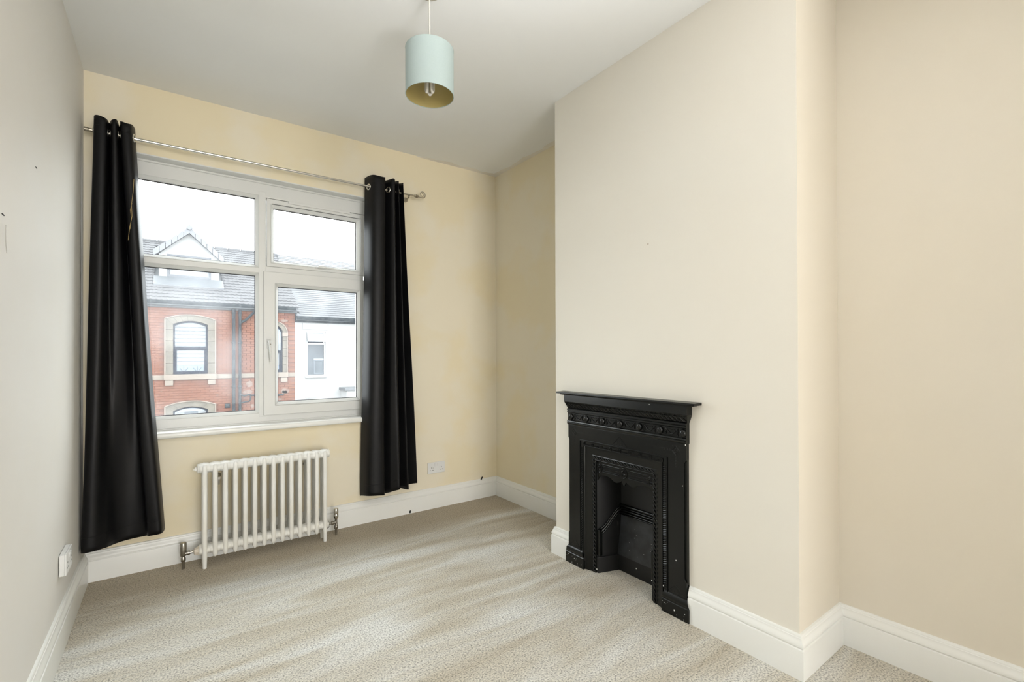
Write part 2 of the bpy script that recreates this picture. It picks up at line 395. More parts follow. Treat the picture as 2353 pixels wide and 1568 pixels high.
# glazed lights: bead, gasket, pane
def light(x0, x1, z0, z1, yb, m=None):
    """x0..z1 = visible glass edge; bead slopes from the frame face yb back to the glass"""
    w = 0.020
    rows = []
    for d, y in ((w, yb-0.001), (w*0.85, yb-0.004), (0.004, yb+0.012), (0.0, yb+0.018), (0.0, yb+0.03), (w, yb+0.03)):
        rows.append([(x0-d, y, z0-d), (x1+d, y, z0-d), (x1+d, y, z1+d), (x0-d, y, z1+d)])
    WB().quadgrid(rows, True).build('glazing_bead', M_upvc, smooth=20)
    ringframe(WB(), x0-0.002, x1+0.002, z0-0.002, z1+0.002, 0.0058, yb+0.0285, yb+0.034).build('gasket', M_gasket)
    ringframe(WB(), x0-0.02, x1+0.02, z0-0.02, z1+0.02, 0.0195, yb+0.037, yb+0.043).build('outer_gasket', M_gasket)
    ringframe(WB(), x0-0.02, x1+0.02, z0-0.02, z1+0.02, 0.016, yb+0.043, yb+0.066).build('outer_bead', M_upvc)
    WB().box(x0-0.008, x1+0.008, yb+0.034, yb+0.037, z0-0.008, z1+0.008).build('pane', m or M_pane)
light(fx(.150), fx(.808), fz(1.769), fz(2.194), YF)
light(fx(.150), fx(.808), fz(.842), fz(1.700), YF, M_glare_pane)
light(fx(.913), fx(1.450), fz(1.806), fz(2.149), YF+0.004)
light(fx(.935), fx(1.449), fz(.890), fz(1.639), YF-0.016)
# soffit and cheek lining, quadrant trim, sill
WB().box(OX0, OX1, -0.001, YF+0.01, OZ1-0.006, OZ1).build('reveal_lining', M_upvc)
for x0, x1 in ((OX0, OX0+0.006), (OX1-0.006, OX1)): WB().box(x0, x1, -0.001, YF+0.01, OZ0+0.01, OZ1-0.006).build('reveal_lining', M_upvc)
WB().tube([(OX0+0.006, YF-0.001, OZ1-0.010), (OX1-0.006, YF-0.001, OZ1-0.010)], 0.009, 10).build('cover_trim', M_upvc, smooth=40)
WB().box(OX0+0.006, OX1-0.006, YF-0.010, YF+0.01, OZ0+0.008, OZ0+0.020).build('cover_trim', M_upvc, bevel=0.003)
sp_ = [(YF+0.02, 0.012), (-0.030, 0.012), (-0.040, 0.008), (-0.043, 0.0), (-0.043, -0.014), (-0.040, -0.021), (-0.034, -0.024), (-0.004, -0.024), (0.0, -0.02), (0.0, -0.0), (YF+0.02, 0.0)]
WB().prism(sp_, lambda p, q, t: (t, p, OZ0+q), OX0-0.03, OX1+0.03).build('window_sill', M_gloss, smooth=50)
# handles
hb = WB()
hb.box(fx(.868), fx(.892), YF-0.026, YF-0.015, fz(1.235), fz(1.300))
hb.build('handle_base', M_plastic, bevel=0.004)
hd = WB().tube([(fx(.880), YF-0.028, fz(1.283)), (fx(.880), YF-0.050, fz(1.280)), (fx(.882), YF-0.056, fz(1.255)), (fx(.884), YF-0.054, fz(1.20)), (fx(.887), YF-0.050, fz(1.15))], [0.011, 0.011, 0.0095, 0.0075, 0.005], 10)
hd.build('casement_handle', M_plastic, smooth=50)
WB().ball((fx(.882), YF-0.0645, fz(1.262)), 0.0045, 0.0035, 0.0045).build('lock_button', M_dullchrome, smooth=60)
hb = WB().box(fx(1.165), fx(1.235), YF-0.006, YF+0.006, fz(1.782), fz(1.796)); hb.build('handle_base', M_plastic, bevel=0.003)
WB().tube([(fx(1.185), YF-0.006, fz(1.790)), (fx(1.185), YF-0.026, fz(1.790)), (fx(1.215), YF-0.034, fz(1.789)), (fx(1.29), YF-0.030, fz(1.785))], [0.009, 0.009, 0.0075, 0.005], 10).build('fanlight_handle', M_plastic, smooth=50)
# trickle vent on the fanlight head
WB().box(fx(1.00), fx(1.40), YF-0.004, YF+0.006, fz(2.190), fz(2.208)).build('trickle_vent', M_upvc, bevel=0.003)

# ------------------------------------------------------------------ curtain pole
pole = empty('curtain_pole', (0.95, -0.08, 2.371)); tag(pole, 'thin brushed metal curtain pole with one scroll finial, above the window', 'curtain pole')
tilt = 0.0105
class PB(MB):
    def build(s, *a, **k):
        s.v = [(p[0]-0.95, p[1]+0.08, p[2]-2.371) for p in s.v]; return MB.build(s, *a, parent=pole, **k)
pz = lambda x: 2.371+(x-0.95)*tilt
PB().tube([(0.030, -.08, pz(.030)), (1.56, -.08, pz(1.56))], 0.0078, 14).build('outer_tube', M_chrome, smooth=50)
PB().tube([(1.55, -.08, pz(1.55)), (1.85, -.08, pz(1.85))], 0.0062, 14).build('inner_tube', M_nickel, smooth=50)
PB().lathe([(0.0095, -0.020), (0.0115, -0.018), (0.0115, -0.004), (0.0095, -0.002), (0.0095, 0.02), (0.0085, 0.024)], (0.030, -.08, pz(.03)), 'x', 16).build('end_cap', M_nickel, smooth=40)
PB().lathe([(0.006, -0.006), (0.010, -0.004), (0.011, 0.0), (0.007, 0.004), (0.013, 0.008), (0.013, 0.011), (0.007, 0.015), (0.011, 0.019), (0.010, 0.023), (0.005, 0.026)], (1.847, -.08, pz(1.847)), 'x', 16).build('collar', M_nickel, smooth=40)
sc = []; ccx, ccz = 1.907, pz(1.9)+0.022
for i in range(60):
    t = i/59; a = -PI/2+t*PI*3.45; r = 0.0255*(1-0.86*t)**0.9
    sc.append((ccx+r*math.cos(a), -.08, ccz+r*math.sin(a)))
PB().tube([(1.870, -.08, pz(1.87)-0.0005), (1.885, -.08, ccz-0.0252)]+sc, [0.0042]*2+[0.0042*(1-0.45*i/59) for i in range(60)], 8).build('scroll_finial', M_nickel, smooth=60)
for bx in (0.075, 1.80):
    PB().lathe([(0.018, 0.0), (0.018, 0.004), (0.007, 0.008), (0.007, 0.012)], (bx, -0.0125, pz(bx)-0.02), 'y', 14).tube([(bx, -0.006, pz(bx)-0.02), (bx, -0.05, pz(bx)-0.022), (bx, -0.075, pz(bx)-0.014)], 0.005, 8).tube([(bx, -.08+.0125*math.cos(a), pz(bx)+.0125*math.sin(a)) for a in [PI*(-0.95+0.1*k) for k in range(12)]], 0.0035, 6).build('bracket', M_nickel, smooth=50)

# ------------------------------------------------------------------ curtains
def catmull(P, n):
    out = []; m = len(P)
    for s_ in range(n+1):
        t = s_/n*(m-1); i = min(int(t), m-2); u = t-i
        p0 = P[max(i-1, 0)]; p1 = P[i]; p2 = P[i+1]; p3 = P[min(i+2, m-1)]
        out.append(tuple(0.5*((2*p1[k])+(-p0[k]+p2[k])*u+(2*p0[k]-5*p1[k]+4*p2[k]-p3[k])*u*u+(-p0[k]+3*p1[k]-3*p2[k]+p3[k])*u*u*u) for k in range(2)))
    return out
def curtain(label, top, bot, ztop, zbot, seed, eye_idx):
    root = empty('curtain', ((top[0][0]+top[-1][0])/2, -0.08, ztop)); tag(root, label, 'curtain')
    n, rws = 150, 90; rnd = random.Random(seed)
    T, Bm = catmull(top, n), catmull(bot, n); rows = []
    ph = [rnd.uniform(0, 6) for _ in range(4)]
    for j in range(rws+1):
        t = j/rws; row = []
        for i in range(n+1):
            u = i/n; w = t**1.05
            x = T[i][0]*(1-w)+Bm[i][0]*w; y = T[i][1]*(1-w)+Bm[i][1]*w
            y += 0.006*math.sin(u*9+ph[0]+t*3.0)*math.sin(PI*t)+0.004*math.sin(u*23+ph[1]+t*5)*t
            x += 0.003*math.sin(t*7+ph[2]+u*5)*t
            zt = ztop+0.004*math.sin(u*31+ph[3]); zb = zbot(u)
            z = zt*(1-t)+zb*t
            row.append((x-root.location.x, min(y, -0.012 if z > 0.2 else -0.03)+0.08, z-ztop))
        rows.append(row)
    cl = MB().quadgrid(rows).build('cloth', M_curtain, root, smooth=80)
    so = cl.modifiers.new('thick', 'SOLIDIFY'); so.thickness = 0.0022; so.offset = 0
    # stitched hems top and bottom
    for j0 in (2, rws-3):
        pts = [Vector(p)+Vector((0, -0.0014, 0)) for p in rows[j0]]
        MB().tube(pts, 0.0009, 5).build('hem_stitching', M_curtain, root, smooth=60)
    # metal eyelets: rings lying in the cloth where it crosses the pole
    jr = int(round((ztop-pz(root.location.x))/((ztop-zbot(0.5))/rws)))
    for ix in eye_idx:
        i = int(ix*n); p = Vector(rows[jr][i]); q = Vector(rows[jr][min(i+2, n)])-Vector(rows[jr][max(i-2, 0)])
        q.z = 0; q.normalize(); zc = pz(root.location.x+p.x)-ztop
        nr = Vector((-q.y, q.x, 0))
        pts = [Vector((p.x, p.y, zc))+(q*math.cos(a)+Vector((0, 0, 1))*math.sin(a))*0.0185 for a in [2*PI*k/24 for k in range(24)]]
        MB().tube(pts, 0.0042, 8, closed=True).build('eyelet', M_chrome, root, smooth=70)
    return root
LT = [(.050, -.050), (.056, -.118), (.100, -.122), (.108, -.050), (.122, -.120), (.142, -.120), (.150, -.050), (.160, -.118), (.198, -.116), (.214, -.050)]
LB = [(.012, -.055), (.010, -.150), (.060, -.172), (.102, -.135), (.140, -.080), (.200, -.060), (.262, -.072), (.275, -.130), (.325, -.138), (.342, -.060)]
cL = curtain('black curtain hanging at the left of the window beside the corner', LT, LB, 2.425, lambda u: .193+.028*u+.008*math.sin(u*9), 3, [0.055, 0.28, 0.39, 0.61, 0.72, 0.94])
th = MB().tube([(p[0]-cL.location.x, p[1]+0.08, p[2]-2.425) for p in [(.213, -.128, 2.13), (.210, -.131, 2.06), (.203, -.134, 1.99), (.206, -.135, 1.93), (.196, -.136, 1.87), (.190, -.137, 1.80)]], 0.0013, 6)
th.tube([(p[0]-cL.location.x, p[1]+0.08, p[2]-2.425) for p in [(.205, -.134, 2.00), (.199, -.137, 1.96), (.203, -.137, 1.92), (.198, -.137, 1.86)]], 0.0012, 6)
tag(th.build('loose_thread', M_thread, cL, smooth=60), 'frayed gold loose thread')
RT = [(1.487, -.028), (1.524, -.118), (1.598, -.122), (1.606, -.050), (1.652, -.118), (1.676, -.112), (1.684, -.048), (1.700, -.120), (1.716, -.052), (1.742, -.105)]
RB = [(1.450, -.035), (1.484, -.130), (1.574, -.152), (1.600, -.070), (1.640, -.120), (1.690, -.148), (1.715, -.065), (1.765, -.135), (1.785, -.060), (1.848, -.115)]
cR = curtain('black curtain hanging at the right of the window, eyelet showing', RT, RB, 2.452, lambda u: .205+.012*math.sin(u*14)+.03*u, 5, [0.055, 0.40, 0.62, 0.83])

# ------------------------------------------------------------------ column radiator
rad = empty('column_radiator', (0.848, -0.15, 0.0)); tag(rad, 'white cast iron style column radiator standing below the window', 'radiator')
RX0, DX = 0.525-0.848, 0.0497
def section(foot):
    a = MB(); r = 0.0128
    for dy in (-0.037, 0.0, 0.037):
        top = 0.580
        zb = 0.060
        prof = []
        if foot and dy != 0:
            a.lathe([(0.0095, 0.0), (0.0105, 0.004), (0.0125, 0.07), (r, 0.11), (r, top-0.03), (0.0125, top-0.016), (0.0085, top-0.005), (0.003, top)], (0, dy, 0), 'z', 14)
        else:
            a.lathe([(0.003, zb-0.004), (0.009, zb+0.001), (r, zb+0.014), (r, top-0.03), (0.0125, top-0.016), (0.0085, top-0.005), (0.003, top)], (0, dy, 0), 'z', 14)
    # bridging top and bottom heads
    for zc, rz in ((0.555, 0.030), (0.099, 0.030)):
        rows = []
        for k, (sx, h) in enumerate(((0.84, -0.0249), (0.90, -0.020), (0.97, -0.010), (1.0, 0.0), (0.97, 0.010), (0.90, 0.020), (0.84, 0.0249))):
            rows.append([(h, 0.044*sx*math.cos(a_)*(1.0), zc+rz*sx*math.sin(a_)) for a_ in [2*PI*q/20 for q in range(20)]])
        a.quadgrid(rows, True, True)
    return a
me_mid = section(False).mesh('section', M_rad, 45); me_end = section(True).mesh('end_section', M_rad, 45)
for k in range(14):
    inst('section', me_end if k in (0, 13) else me_mid, rad, (RX0+k*DX, 0, 0))
for sx, x in ((-1, RX0), (1, RX0+13*DX)):
    pr = [(0.020, 0), (0.022, 0.010), (0.026, 0.022), (0.026, 0.028), (0.020, 0.031), (0.014, 0.033)]
    MB().lathe([(r, sx*h) for r, h in pr], (x+sx*0.004, 0, 0.555), 'x', 18).build('end_plug', M_rad, rad, smooth=40)
MB().lathe([(0.012, 0), (0.012, -0.010), (0.006, -0.012), (0.006, -0.017)], (RX0-0.034, 0, 0.552), 'x', 12).build('air_vent', M_rad, rad, smooth=40)
# wall stays
for x in (0.600-0.848, 1.095-0.848):
    a = MB().lathe([(0.017, 0.0), (0.017, -0.004), (0.008, -0.008), (0.0075, -0.10)], (x, 0.148, 0.475), 'y', 14)
    a.box(x-0.009, x+0.009, 0.125, 0.146, 0.42, 0.46)
    a.build('wall_stay', M_dullchrome, rad, smooth=40)
# valves: left one with the plain cylinder head, right one with the taller head
def valve(x, sx, tall):
    y = 0.0 if True else 0
    yv = 0.030
    v = MB()
    if tall:
        v.lathe([(0.004, .100), (0.009, .103), (0.010, .108), (0.0155, .118), (0.0165, .124), (0.0160, .138), (0.0150, .140), (0.0150, .142), (0.0158, .144), (0.0152, .172), (0.013, .176), (0.003, .177)], (x, yv, 0), 'z', 20)
    else:
        v.lathe([(0.010, .070), (0.0145, .074), (0.0155, .078), (0.0160, .142), (0.0145, .146), (0.003, .147)], (x, yv, 0), 'z', 20)
    v.build('valve_head', M_chrome if tall else M_dullchrome, rad, smooth=40)
    b = MB().lathe([(0.0085, .040), (0.0120, .045), (0.0120, .060), (0.0090, .064), (0.0090, .100)], (x, yv, 0), 'z', 16)
    b.lathe([(0.009, 0), (0.009, -sx*0.016), (0.013, -sx*0.018), (0.013, -sx*0.030), (0.008, -sx*0.032), (0.008, -sx*0.045)], (x, yv*0.9, .085), 'x', 12)
    b.build('valve_body', M_dullchrome, rad, smooth=40)
    MB().tube([(x, yv, 0.042), (x, yv, 0.0)], 0.0075, 12).build('pipe', M_dullchrome, rad, smooth=60)
valve(0.428-0.848, -1, False); valve(1.258-0.848, 1, True)
lump = MB().lathe([(0.012, -0.046), (0.020, -0.042), (0.0225, -0.030), (0.027, -0.024), (0.028, -0.010), (0.024, 0.0)], (RX0-0.004, 0.012, 0.090), 'x', 8)
tag(lump.build('reducing_bush', mat('flaking_cream_paint', (0.78, 0.70, 0.58), 0.6, var=(0.45, 0.30, 0.18), scale=40, lo=.3, hi=.42), rad, smooth=30), 'bush with flaking cream paint')
MB().lathe([(0.010, 0.020), (0.026, 0.020), (0.027, 0.030), (0.022, 0.034), (0.010, 0.036)], (RX0+13*DX, 0.012, 0.090), 'x', 16).build('black_washer', M_hole, rad, smooth=40)

# ------------------------------------------------------------------ sockets
sk = empty('double_socket', (2.055, -0.0005, 0.312)); tag(sk, 'white double wall socket right of the curtain, above the skirting', 'socket')
MB().box(-.0735, .0735, -.009, 0.0, -.043, .043).build('face_plate', M_plastic, sk, bevel=0.003)
for sx in (-1, 1):
    MB().prism([(-.009, .010), (-.013, .036), (-.006, .036), (-.006, .010)], lambda p, q, t: (t, p, q), sx*0.010-0.0065, sx*0.010+0.0065).build('rocker_switch', M_plastic, sk, bevel=0.001)
    for dx, dz, w, h in ((0.0, 0.006, .0022, .0035), (-.011, -.014, .0034, .0022), (.011, -.014, .0034, .0022)):
        MB().box(sx*0.042+dx-w, sx*0.042+dx+w, -.0096, -.0085, dz-h-.004, dz+h-.004).build('pin_hole', M_hole, sk)
for sx in (-1, 1): MB().lathe([(0.003, -.0095), (0.003, -.0088)], (sx*0.030, 0, 0.0), 'y', 8).build('screw', M_dullchrome, sk)
s2 = empty('wall_socket', (0.0005, -0.617, 0.331)); tag(s2, 'white surface-mounted socket low on the left wall', 'socket')
MB().box(0, .016, -.073, .073, -.043, .043).build('back_box', M_plastic, s2, bevel=0.002)
MB().box(.016, .0225, -.0735, .0735, -.0435, .0435).build('face_plate', M_plastic, s2, bevel=0.003)
for sy in (-1, 1):
    MB().prism([(.0225, .008), (.0275, .034), (.019, .034), (.019, .008)], lambda p, q, t: (p, t, q), sy*0.011-0.0065, sy*0.011+0.0065).build('rocker_switch', M_plastic, s2, bevel=0.001)
    for dy, dz, w, h in ((0, 0.002, .0022, .0035), (-.011, -.018, .0034, .0022), (.011, -.018, .0034, .0022)):
        MB().box(.0224, .0230, sy*.042+dy-w, sy*.042+dy+w, dz-h, dz+h).build('pin_hole', M_hole, s2)
# small oddments on the skirting and walls
tag(MB().tube([(2.466, -.010, .150), (2.468, -.016, .160), (2.474, -.017, .172), (2.478, -.014, .176)], [.004, .0055, .005, .002], 8).build('cable_clip', M_hole, smooth=60), 'tiny black cable clip on top of the skirting near the corner', 'clip')
tag(MB().tube([(1.826, -.024, .006), (1.826, -.026, .016), (1.829, -.024, .026)], [.005, .006, .002], 8).build('cable_stub', M_hole, smooth=60), 'tiny black cable stub at the foot of the window wall skirting', 'cable')
for (y, z, l) in ((-1.089, 1.828, .012), (-1.482, 1.572, .015)):
    MB().ball((xL(y)+.0003, y, z), .0012, l, .0022).build('scuff', M_hole, wl, smooth=60)
MB().tube([(.0005, -1.478, 1.545), (.0008, -1.483, 1.52), (.0008, -1.478, 1.49), (.0005, -1.468, 1.47)], 0.0009, 5).build('scratch', mat('scratched_paint', (.5, .48, .44), .8), wl)
MB().ball((xB(-1.883), -1.883, 1.726), .0015, .004, .005).build('nail_hole', mat('bare_plaster', (.45, .36, .28), .8), bpy.data.objects['wall_chimney'], smooth=60)

# ------------------------------------------------------------------ pendant lamp
LX, LY = 1.232, -1.561
lc = ceilz(LX, LY)
lamp = empty('pendant_lamp', (LX, LY, lc)); tag(lamp, 'pale mint drum shade pendant lamp hanging from the ceiling', 'pendant lamp')
MB().lathe([(0.0485, 0.0), (0.0485, -0.006), (0.045, -0.012), (0.032, -0.020), (0.014, -0.026), (0.006, -0.030), (0.002, -0.030)], (0, 0, 0), 'z', 28).build('ceiling_rose', M_rose, lamp, smooth=40)
zt, zb = 2.452-lc, 2.264-lc
MB().tube([(0, 0, -0.028), (0, 0, zt-0.005)], 0.0033, 10).build('cord', M_cord, lamp, smooth=60)
R_ = 0.0985
rings = []
for r, z in ((R_, zt), (R_, zb)):
    rings.append([(r*math.cos(2*PI*k/72), r*math.sin(2*PI*k/72), z) for k in range(72)])
sh = MB().quadgrid(rings, True).build('shade', M_shade, lamp, smooth=60)
ri = [[(0.985*p[0], 0.985*p[1], p[2]+(0.0008 if j else -0.0008)) for p in rg] for j, rg in enumerate(rings)]
MB().quadgrid(ri, True).build('shade_lining', M_shadein, lamp, smooth=60)
for z in (zt, zb):
    MB().tube([(0.9925*R_*math.cos(2*PI*k/72), 0.9925*R_*math.sin(2*PI*k/72), z) for k in range(72)], 0.0016, 6, closed=True).build('shade_rim', M_shade, lamp, smooth=60)
MB().lathe([(0.012, zt-0.004), (0.016, zt-0.012), (0.020, zt-0.040), (0.020, zt-0.062), (0.015, zt-0.066)], (0, 0, 0), 'z', 20).build('lamp_holder', M_plastic, lamp, smooth=40)
sp2 = MB()
for k in range(3):
    a = k*2*PI/3+0.4; sp2.tube([(0.02*math.cos(a), 0.02*math.sin(a), zt-0.045), (0.097*math.cos(a), 0.097*math.sin(a), zt-0.030)], 0.0016, 6)
sp2.build('shade_spider', M_plastic, lamp, smooth=60)
bb = MB().lathe([(0.010, zt-0.064), (0.021, zt-0.072), (0.023, zt-0.100), (0.021, zt-0.108), (0.004, zt-0.110)], (0, 0, 0), 'z', 20).build('bulb_base', M_plastic, lamp, smooth=40)
for k in range(3):
    a = k*2*PI/3+0.55; a2 = a+0.95; r0 = 0.0155
    p1 = (r0*math.cos(a), r0*math.sin(a)); p2_ = (r0*math.cos(a2), r0*math.sin(a2)); pts = [(p1[0], p1[1], zt-0.106), (p1[0], p1[1], zb+0.020)]
    for q in range(1, 8):
        t = q/8; cxx = p1[0]+(p2_[0]-p1[0])*t; cyy = p1[1]+(p2_[1]-p1[1])*t; pts.append((cxx, cyy, zb+0.020-0.009*math.sin(PI*t)))
    pts += [(p2_[0], p2_[1], zb+0.020), (p2_[0], p2_[1], zt-0.106)]
    MB().tube(pts, 0.0052, 10).build('bulb_tube', M_bulb, lamp, smooth=60)

# ------------------------------------------------------------------ cast-iron fireplace
fp = empty('fireplace', (xB(FPC), FPC, 0.0), PI/2-0.0093); tag(fp, 'black cast iron Victorian bedroom fireplace set in the chimney breast', 'fireplace')
# local axes: x = towards the window, y = out of the wall, z = up
F = lambda x, y, z: (x, y, z)
def P(mb, name, m=M_iron, smooth=None, bevel=0, kind=None, parent=fp):
    o = mb.build(name, m, parent, smooth=smooth, bevel=bevel)
    if kind: o['kind'] = kind
    return o
# face plate: stop-chamfered outline with the hearth opening cut out of it
HW, HN = 0.3835, 0.3715
out = [(-HW, 0.0), (-HW, .168), (-HN, .187), (-HN, .700), (-HW, .717), (-HW, .79), (HW, .79), (HW, .717), (HN, .700), (HN, .187), (HW, .168), (HW, 0.0), (.258, 0.0), (.258, .685), (-.258, .685), (-.258, 0.0)]
P(MB().prism(out, lambda p, q, t: (p, t, q), -0.002, 0.022), 'face_plate', bevel=0.0015)
# side pilaster edge (recessed flat return behind the chamfer)
P(MB().box(-HW+.0005, -HN, -0.001, 0.015, .168, .717), 'chamfer_return')
P(MB().box(HN, HW-.0005, -0.001, 0.015, .168, .717), 'chamfer_return')
# mantel shelf
P(MB().prism([(0, .9655), (.054, .9655), (.058, .9675), (.058, .9745), (.056, .976), (0, .978)], lambda p, q, t: (t, p, q), -.4475, .4475), 'mantel_shelf', bevel=0.001)
P(MB().prism([(0, .9655), (.048, .9655), (.046, .9600), (0, .9600)], lambda p, q, t: (t, p, q), -.425, .425), 'shelf_moulding')
# cornice
cor = MB().prism([(0, .960), (.040, .960), (.040, .921), (.037, .917), (.0, .917)], lambda p, q, t: (t, p, q), -.400, .400)
cor.quadgrid([[(sx*.400, 0, .917), (sx*.400, .037, .917), (-sx*.400, .037, .917), (-sx*.400, 0, .917)] for sx in (1,)] + [[(.388, 0, .882), (.388, .020, .882), (-.388, .020, .882), (-.388, 0, .882)]], True)
P(cor, 'cornice', bevel=0.001)
fz_ = [(0, .882), (.026, .882), (.029, .878), (.029, .873), (.025, .870), (.028, .866), (.028, .861), (.023, .857), (.023, .817), (.028, .812), (.029, .807), (.026, .803), (.029, .799), (.027, .794), (.022, .789), (0, .789)]
P(MB().prism(fz_, lambda p, q, t: (t, p, q), -.3865, .3865), 'frieze', smooth=30)
# interlaced band on the cornice slope
br = MB(); nb = 30
for k in range(nb):
    xc = -.370+k*(.740/(nb-1))
    pts = []
    for q in range(9):
        t = q/8; x = xc+(t-.5)*.036; z = .8995+.0105*math.sin((t-.5)*PI)*1.0
        y = .0225+(.8995+(z-.8995)-.882)/(.917-.882)*.017+.002+.0018*math.sin(PI*t)
        pts.append((x, y, z))
    br.tube(pts, .0021, 6)
    pts2 = [(2*xc-p[0], p[1]-0.0012, p[2]) for p in pts]; br.tube(pts2, .0017, 5)
P(br, 'interlaced_band', smooth=60, kind='stuff')
# frieze bosses and swags
boss = MB()
pr = []
boss.ball((0, 0, 0), .0168, .013, .0185, 14, 9)
for k in range(9):
    a = 2*PI*k/9; boss.ball((.0105*math.cos(a), .0072, .0105*math.sin(a)), .0036, .004, .0036, 6, 4)
boss.ball((0, .0115, 0), .005, .004, .005, 8, 5)
bme = boss.mesh('boss', M_iron, 50)
for k in range(7): inst('boss', bme, fp, (-.370+k*.1211, .025, .8365))
sw = MB()
for (x0, x1, z0, z1) in ((-.035, .035, .0165, .0178), (-.035, .035, -.0178, -.0165), (-.0352, -.0338, -.0178, .0178), (.0338, .0352, -.0178, .0178)): sw.box(x0, x1, -.002, .0022, z0, z1)
for k in range(11):
    t = k/10; x = (t-.5)*.046; z = .006-.0165*math.sin(PI*t); sw.ball((x, .002, z), .0033, .003, .0030+.001*math.sin(PI*t), 6, 4)
for k in range(9):
    t = k/8; x = (t-.5)*.036; z = .010+.0016*math.sin(PI*t*3); sw.ball((x, .0015, z), .0025, .0025, .0022, 6, 4)
for sx in (-1, 1):
    sw.ball((sx*.027, .0015, .010), .0052, .003, .0042, 7, 5).ball((sx*.029, .0015, -.010), .0024, .002, .005, 6, 4)
    sw.tube([(sx*.024, .002, .006), (sx*.030, .002, -.002), (sx*.027, .002, -.010)], .0016, 5)
sme = sw.mesh('swag_panel', M_iron, 50)
for k in range(6): inst('swag_panel', sme, fp, (-.370+(k+.5)*.1211, .023, .8365))
# beaded border round the splay
bw0, bw1, bz0, bz1 = .258, .286, .685, .716
bd = MB()
bd.prism([(-bw1, .0), (-bw1, bz1), (bw1, bz1), (bw1, 0), (bw1-.003, 0), (bw1-.003, bz1-.003), (-bw1+.003, bz1-.003), (-bw1+.003, 0)], lambda p, q, t: (p, t, q), .021, .027)
bd.prism([(-bw0-.003, .0), (-bw0-.003, bz0+.003), (bw0+.003, bz0+.003), (bw0+.003, 0), (bw0, 0), (bw0, bz0), (-bw0, bz0), (-bw0, 0)], lambda p, q, t: (p, t, q), .021, .0265)
P(bd, 'border_fillet')
rb = MB(); z = .112
while z < .680:
    for sx in (-1, 1): rb.tube([(sx*.264, .0235, z-.0025), (sx*.280, .0235, z+.0025)], .0024, 6)
    z += .0098
x = -.25
while x < .251:
    rb.tube([(x, .0235, .6905), (x+.0005, .0235, .6975)], .0013, 5); rb.tube([(x-.002, .023, .7085), (x+.002, .023, .7085)], .0016, 5)
    x += .0068
for k in range(9):
    xc = -.256+k*.064; rb.box(xc-.008, xc+.008, .021, .0265, .689, .706); rb.tube([(xc-.006, .027, .704), (xc, .0275, .693), (xc+.006, .027, .704)], .0018, 5)
P(rb, 'border_ribs', smooth=60, kind='stuff')
# splayed inner frame
rows = []
for (x, y, z) in ((.258, .021, .685), (.254, .014, .681), (.212, .002, .640), (.208, .0035, .636), (.190, .0035, .616), (.188, -.001, .614), (.188, -.012, .614)):
    rows.append([(-x, y, 0.0), (-x, y, z), (x, y, z), (x, y, 0.0)])
P(MB().quadgrid(rows), 'splayed_frame', smooth=25)
# rope twist
rp = MB(); z = .016
while z < .616:
    for sx in (-1, 1):
        rp.tube([(sx*.2045, .003, z-sx*(-.0085)), (sx*.200, .0085, z), (sx*.193, .0035, z-sx*(.0085))], [.0022, .0042, .0022], 7)
    z += .0212
x = -.190
while x < .196:
    rp.tube([(x+.0095, .003, .6345), (x, .0085, .6285), (x-.0095, .0035, .6215)], [.0022, .0040, .0022], 7); x += .0212
P(rp, 'rope_moulding', smooth=60, kind='stuff')
P(MB().tube([(-.189, .003, .6155), (.189, .003, .6155)], .0028, 8), 'inner_bead', smooth=60)
# hood plate with scalloped lower edge
hp = [(-.188, .612), (-.188, .500)]
def arc(x0, z0, x1, z1, sag, n=8): return [(x0+(x1-x0)*t, z0+(z1-z0)*t+sag*math.sin(PI*t)) for t in [k/n for k in range(1, n+1)]]
hp += arc(-.188, .500, -.150, .536, .010)+arc(-.150, .536, -.085, .530, .006)+arc(-.085, .530, -.028, .526, -.010)+arc(-.028, .526, -.014, .536, -.002)
hp += arc(-.014, .536, .014, .536, -.024)+arc(.014, .536, .028, .526, .002*-1)+arc(.028, .526, .085, .530, -.010)+arc(.085, .530, .150, .536, .006)+arc(.150, .536, .188, .500, .010)
hp += [(.188, .612)]
hood = P(MB().prism(hp, lambda p, q, t: (p, t, q), -.020, -.010), 'hood', bevel=0.001)
hr = MB()
for sx in (-1, 1):
    for z, r in ((.597, .0022), (.589, .0016), (.565, .0016), (.557, .0030)): hr.tube([(sx*.030, -.009, z), (sx*.146, -.009, z)], r, 6)
    for k in range(14): hr.ball((sx*(.036+k*.0082), -.0085, .577), .0028, .0025, .0028, 6, 4)
P(hr, 'hood_reeding', smooth=60, kind='stuff')
md = MB(); md.tube([(.0205*math.cos(2*PI*k/24), .0, .0225*math.sin(2*PI*k/24)) for k in range(24)], .0028, 6, closed=True)
md.lathe([(.020, -.003), (.018, .001), (.006, .002), (.002, .002)], (0, 0, 0), 'y', 20)
for k in range(6): a = 2*PI*k/6; md.tube([(.004*math.cos(a), .002, .004*math.sin(a)), (.010*math.cos(a+.5), .0045, .010*math.sin(a+.5)), (.015*math.cos(a), .002, .015*math.sin(a))], .0020, 5)
mme = md.mesh('medallion', M_iron, 50)
for x, s in ((0, 1.0), (-.168, .85), (.168, .85)): inst('medallion', mme, fp, (x, -.0085, .577 if x == 0 else .572), scale=(s, 1, s*1.1))
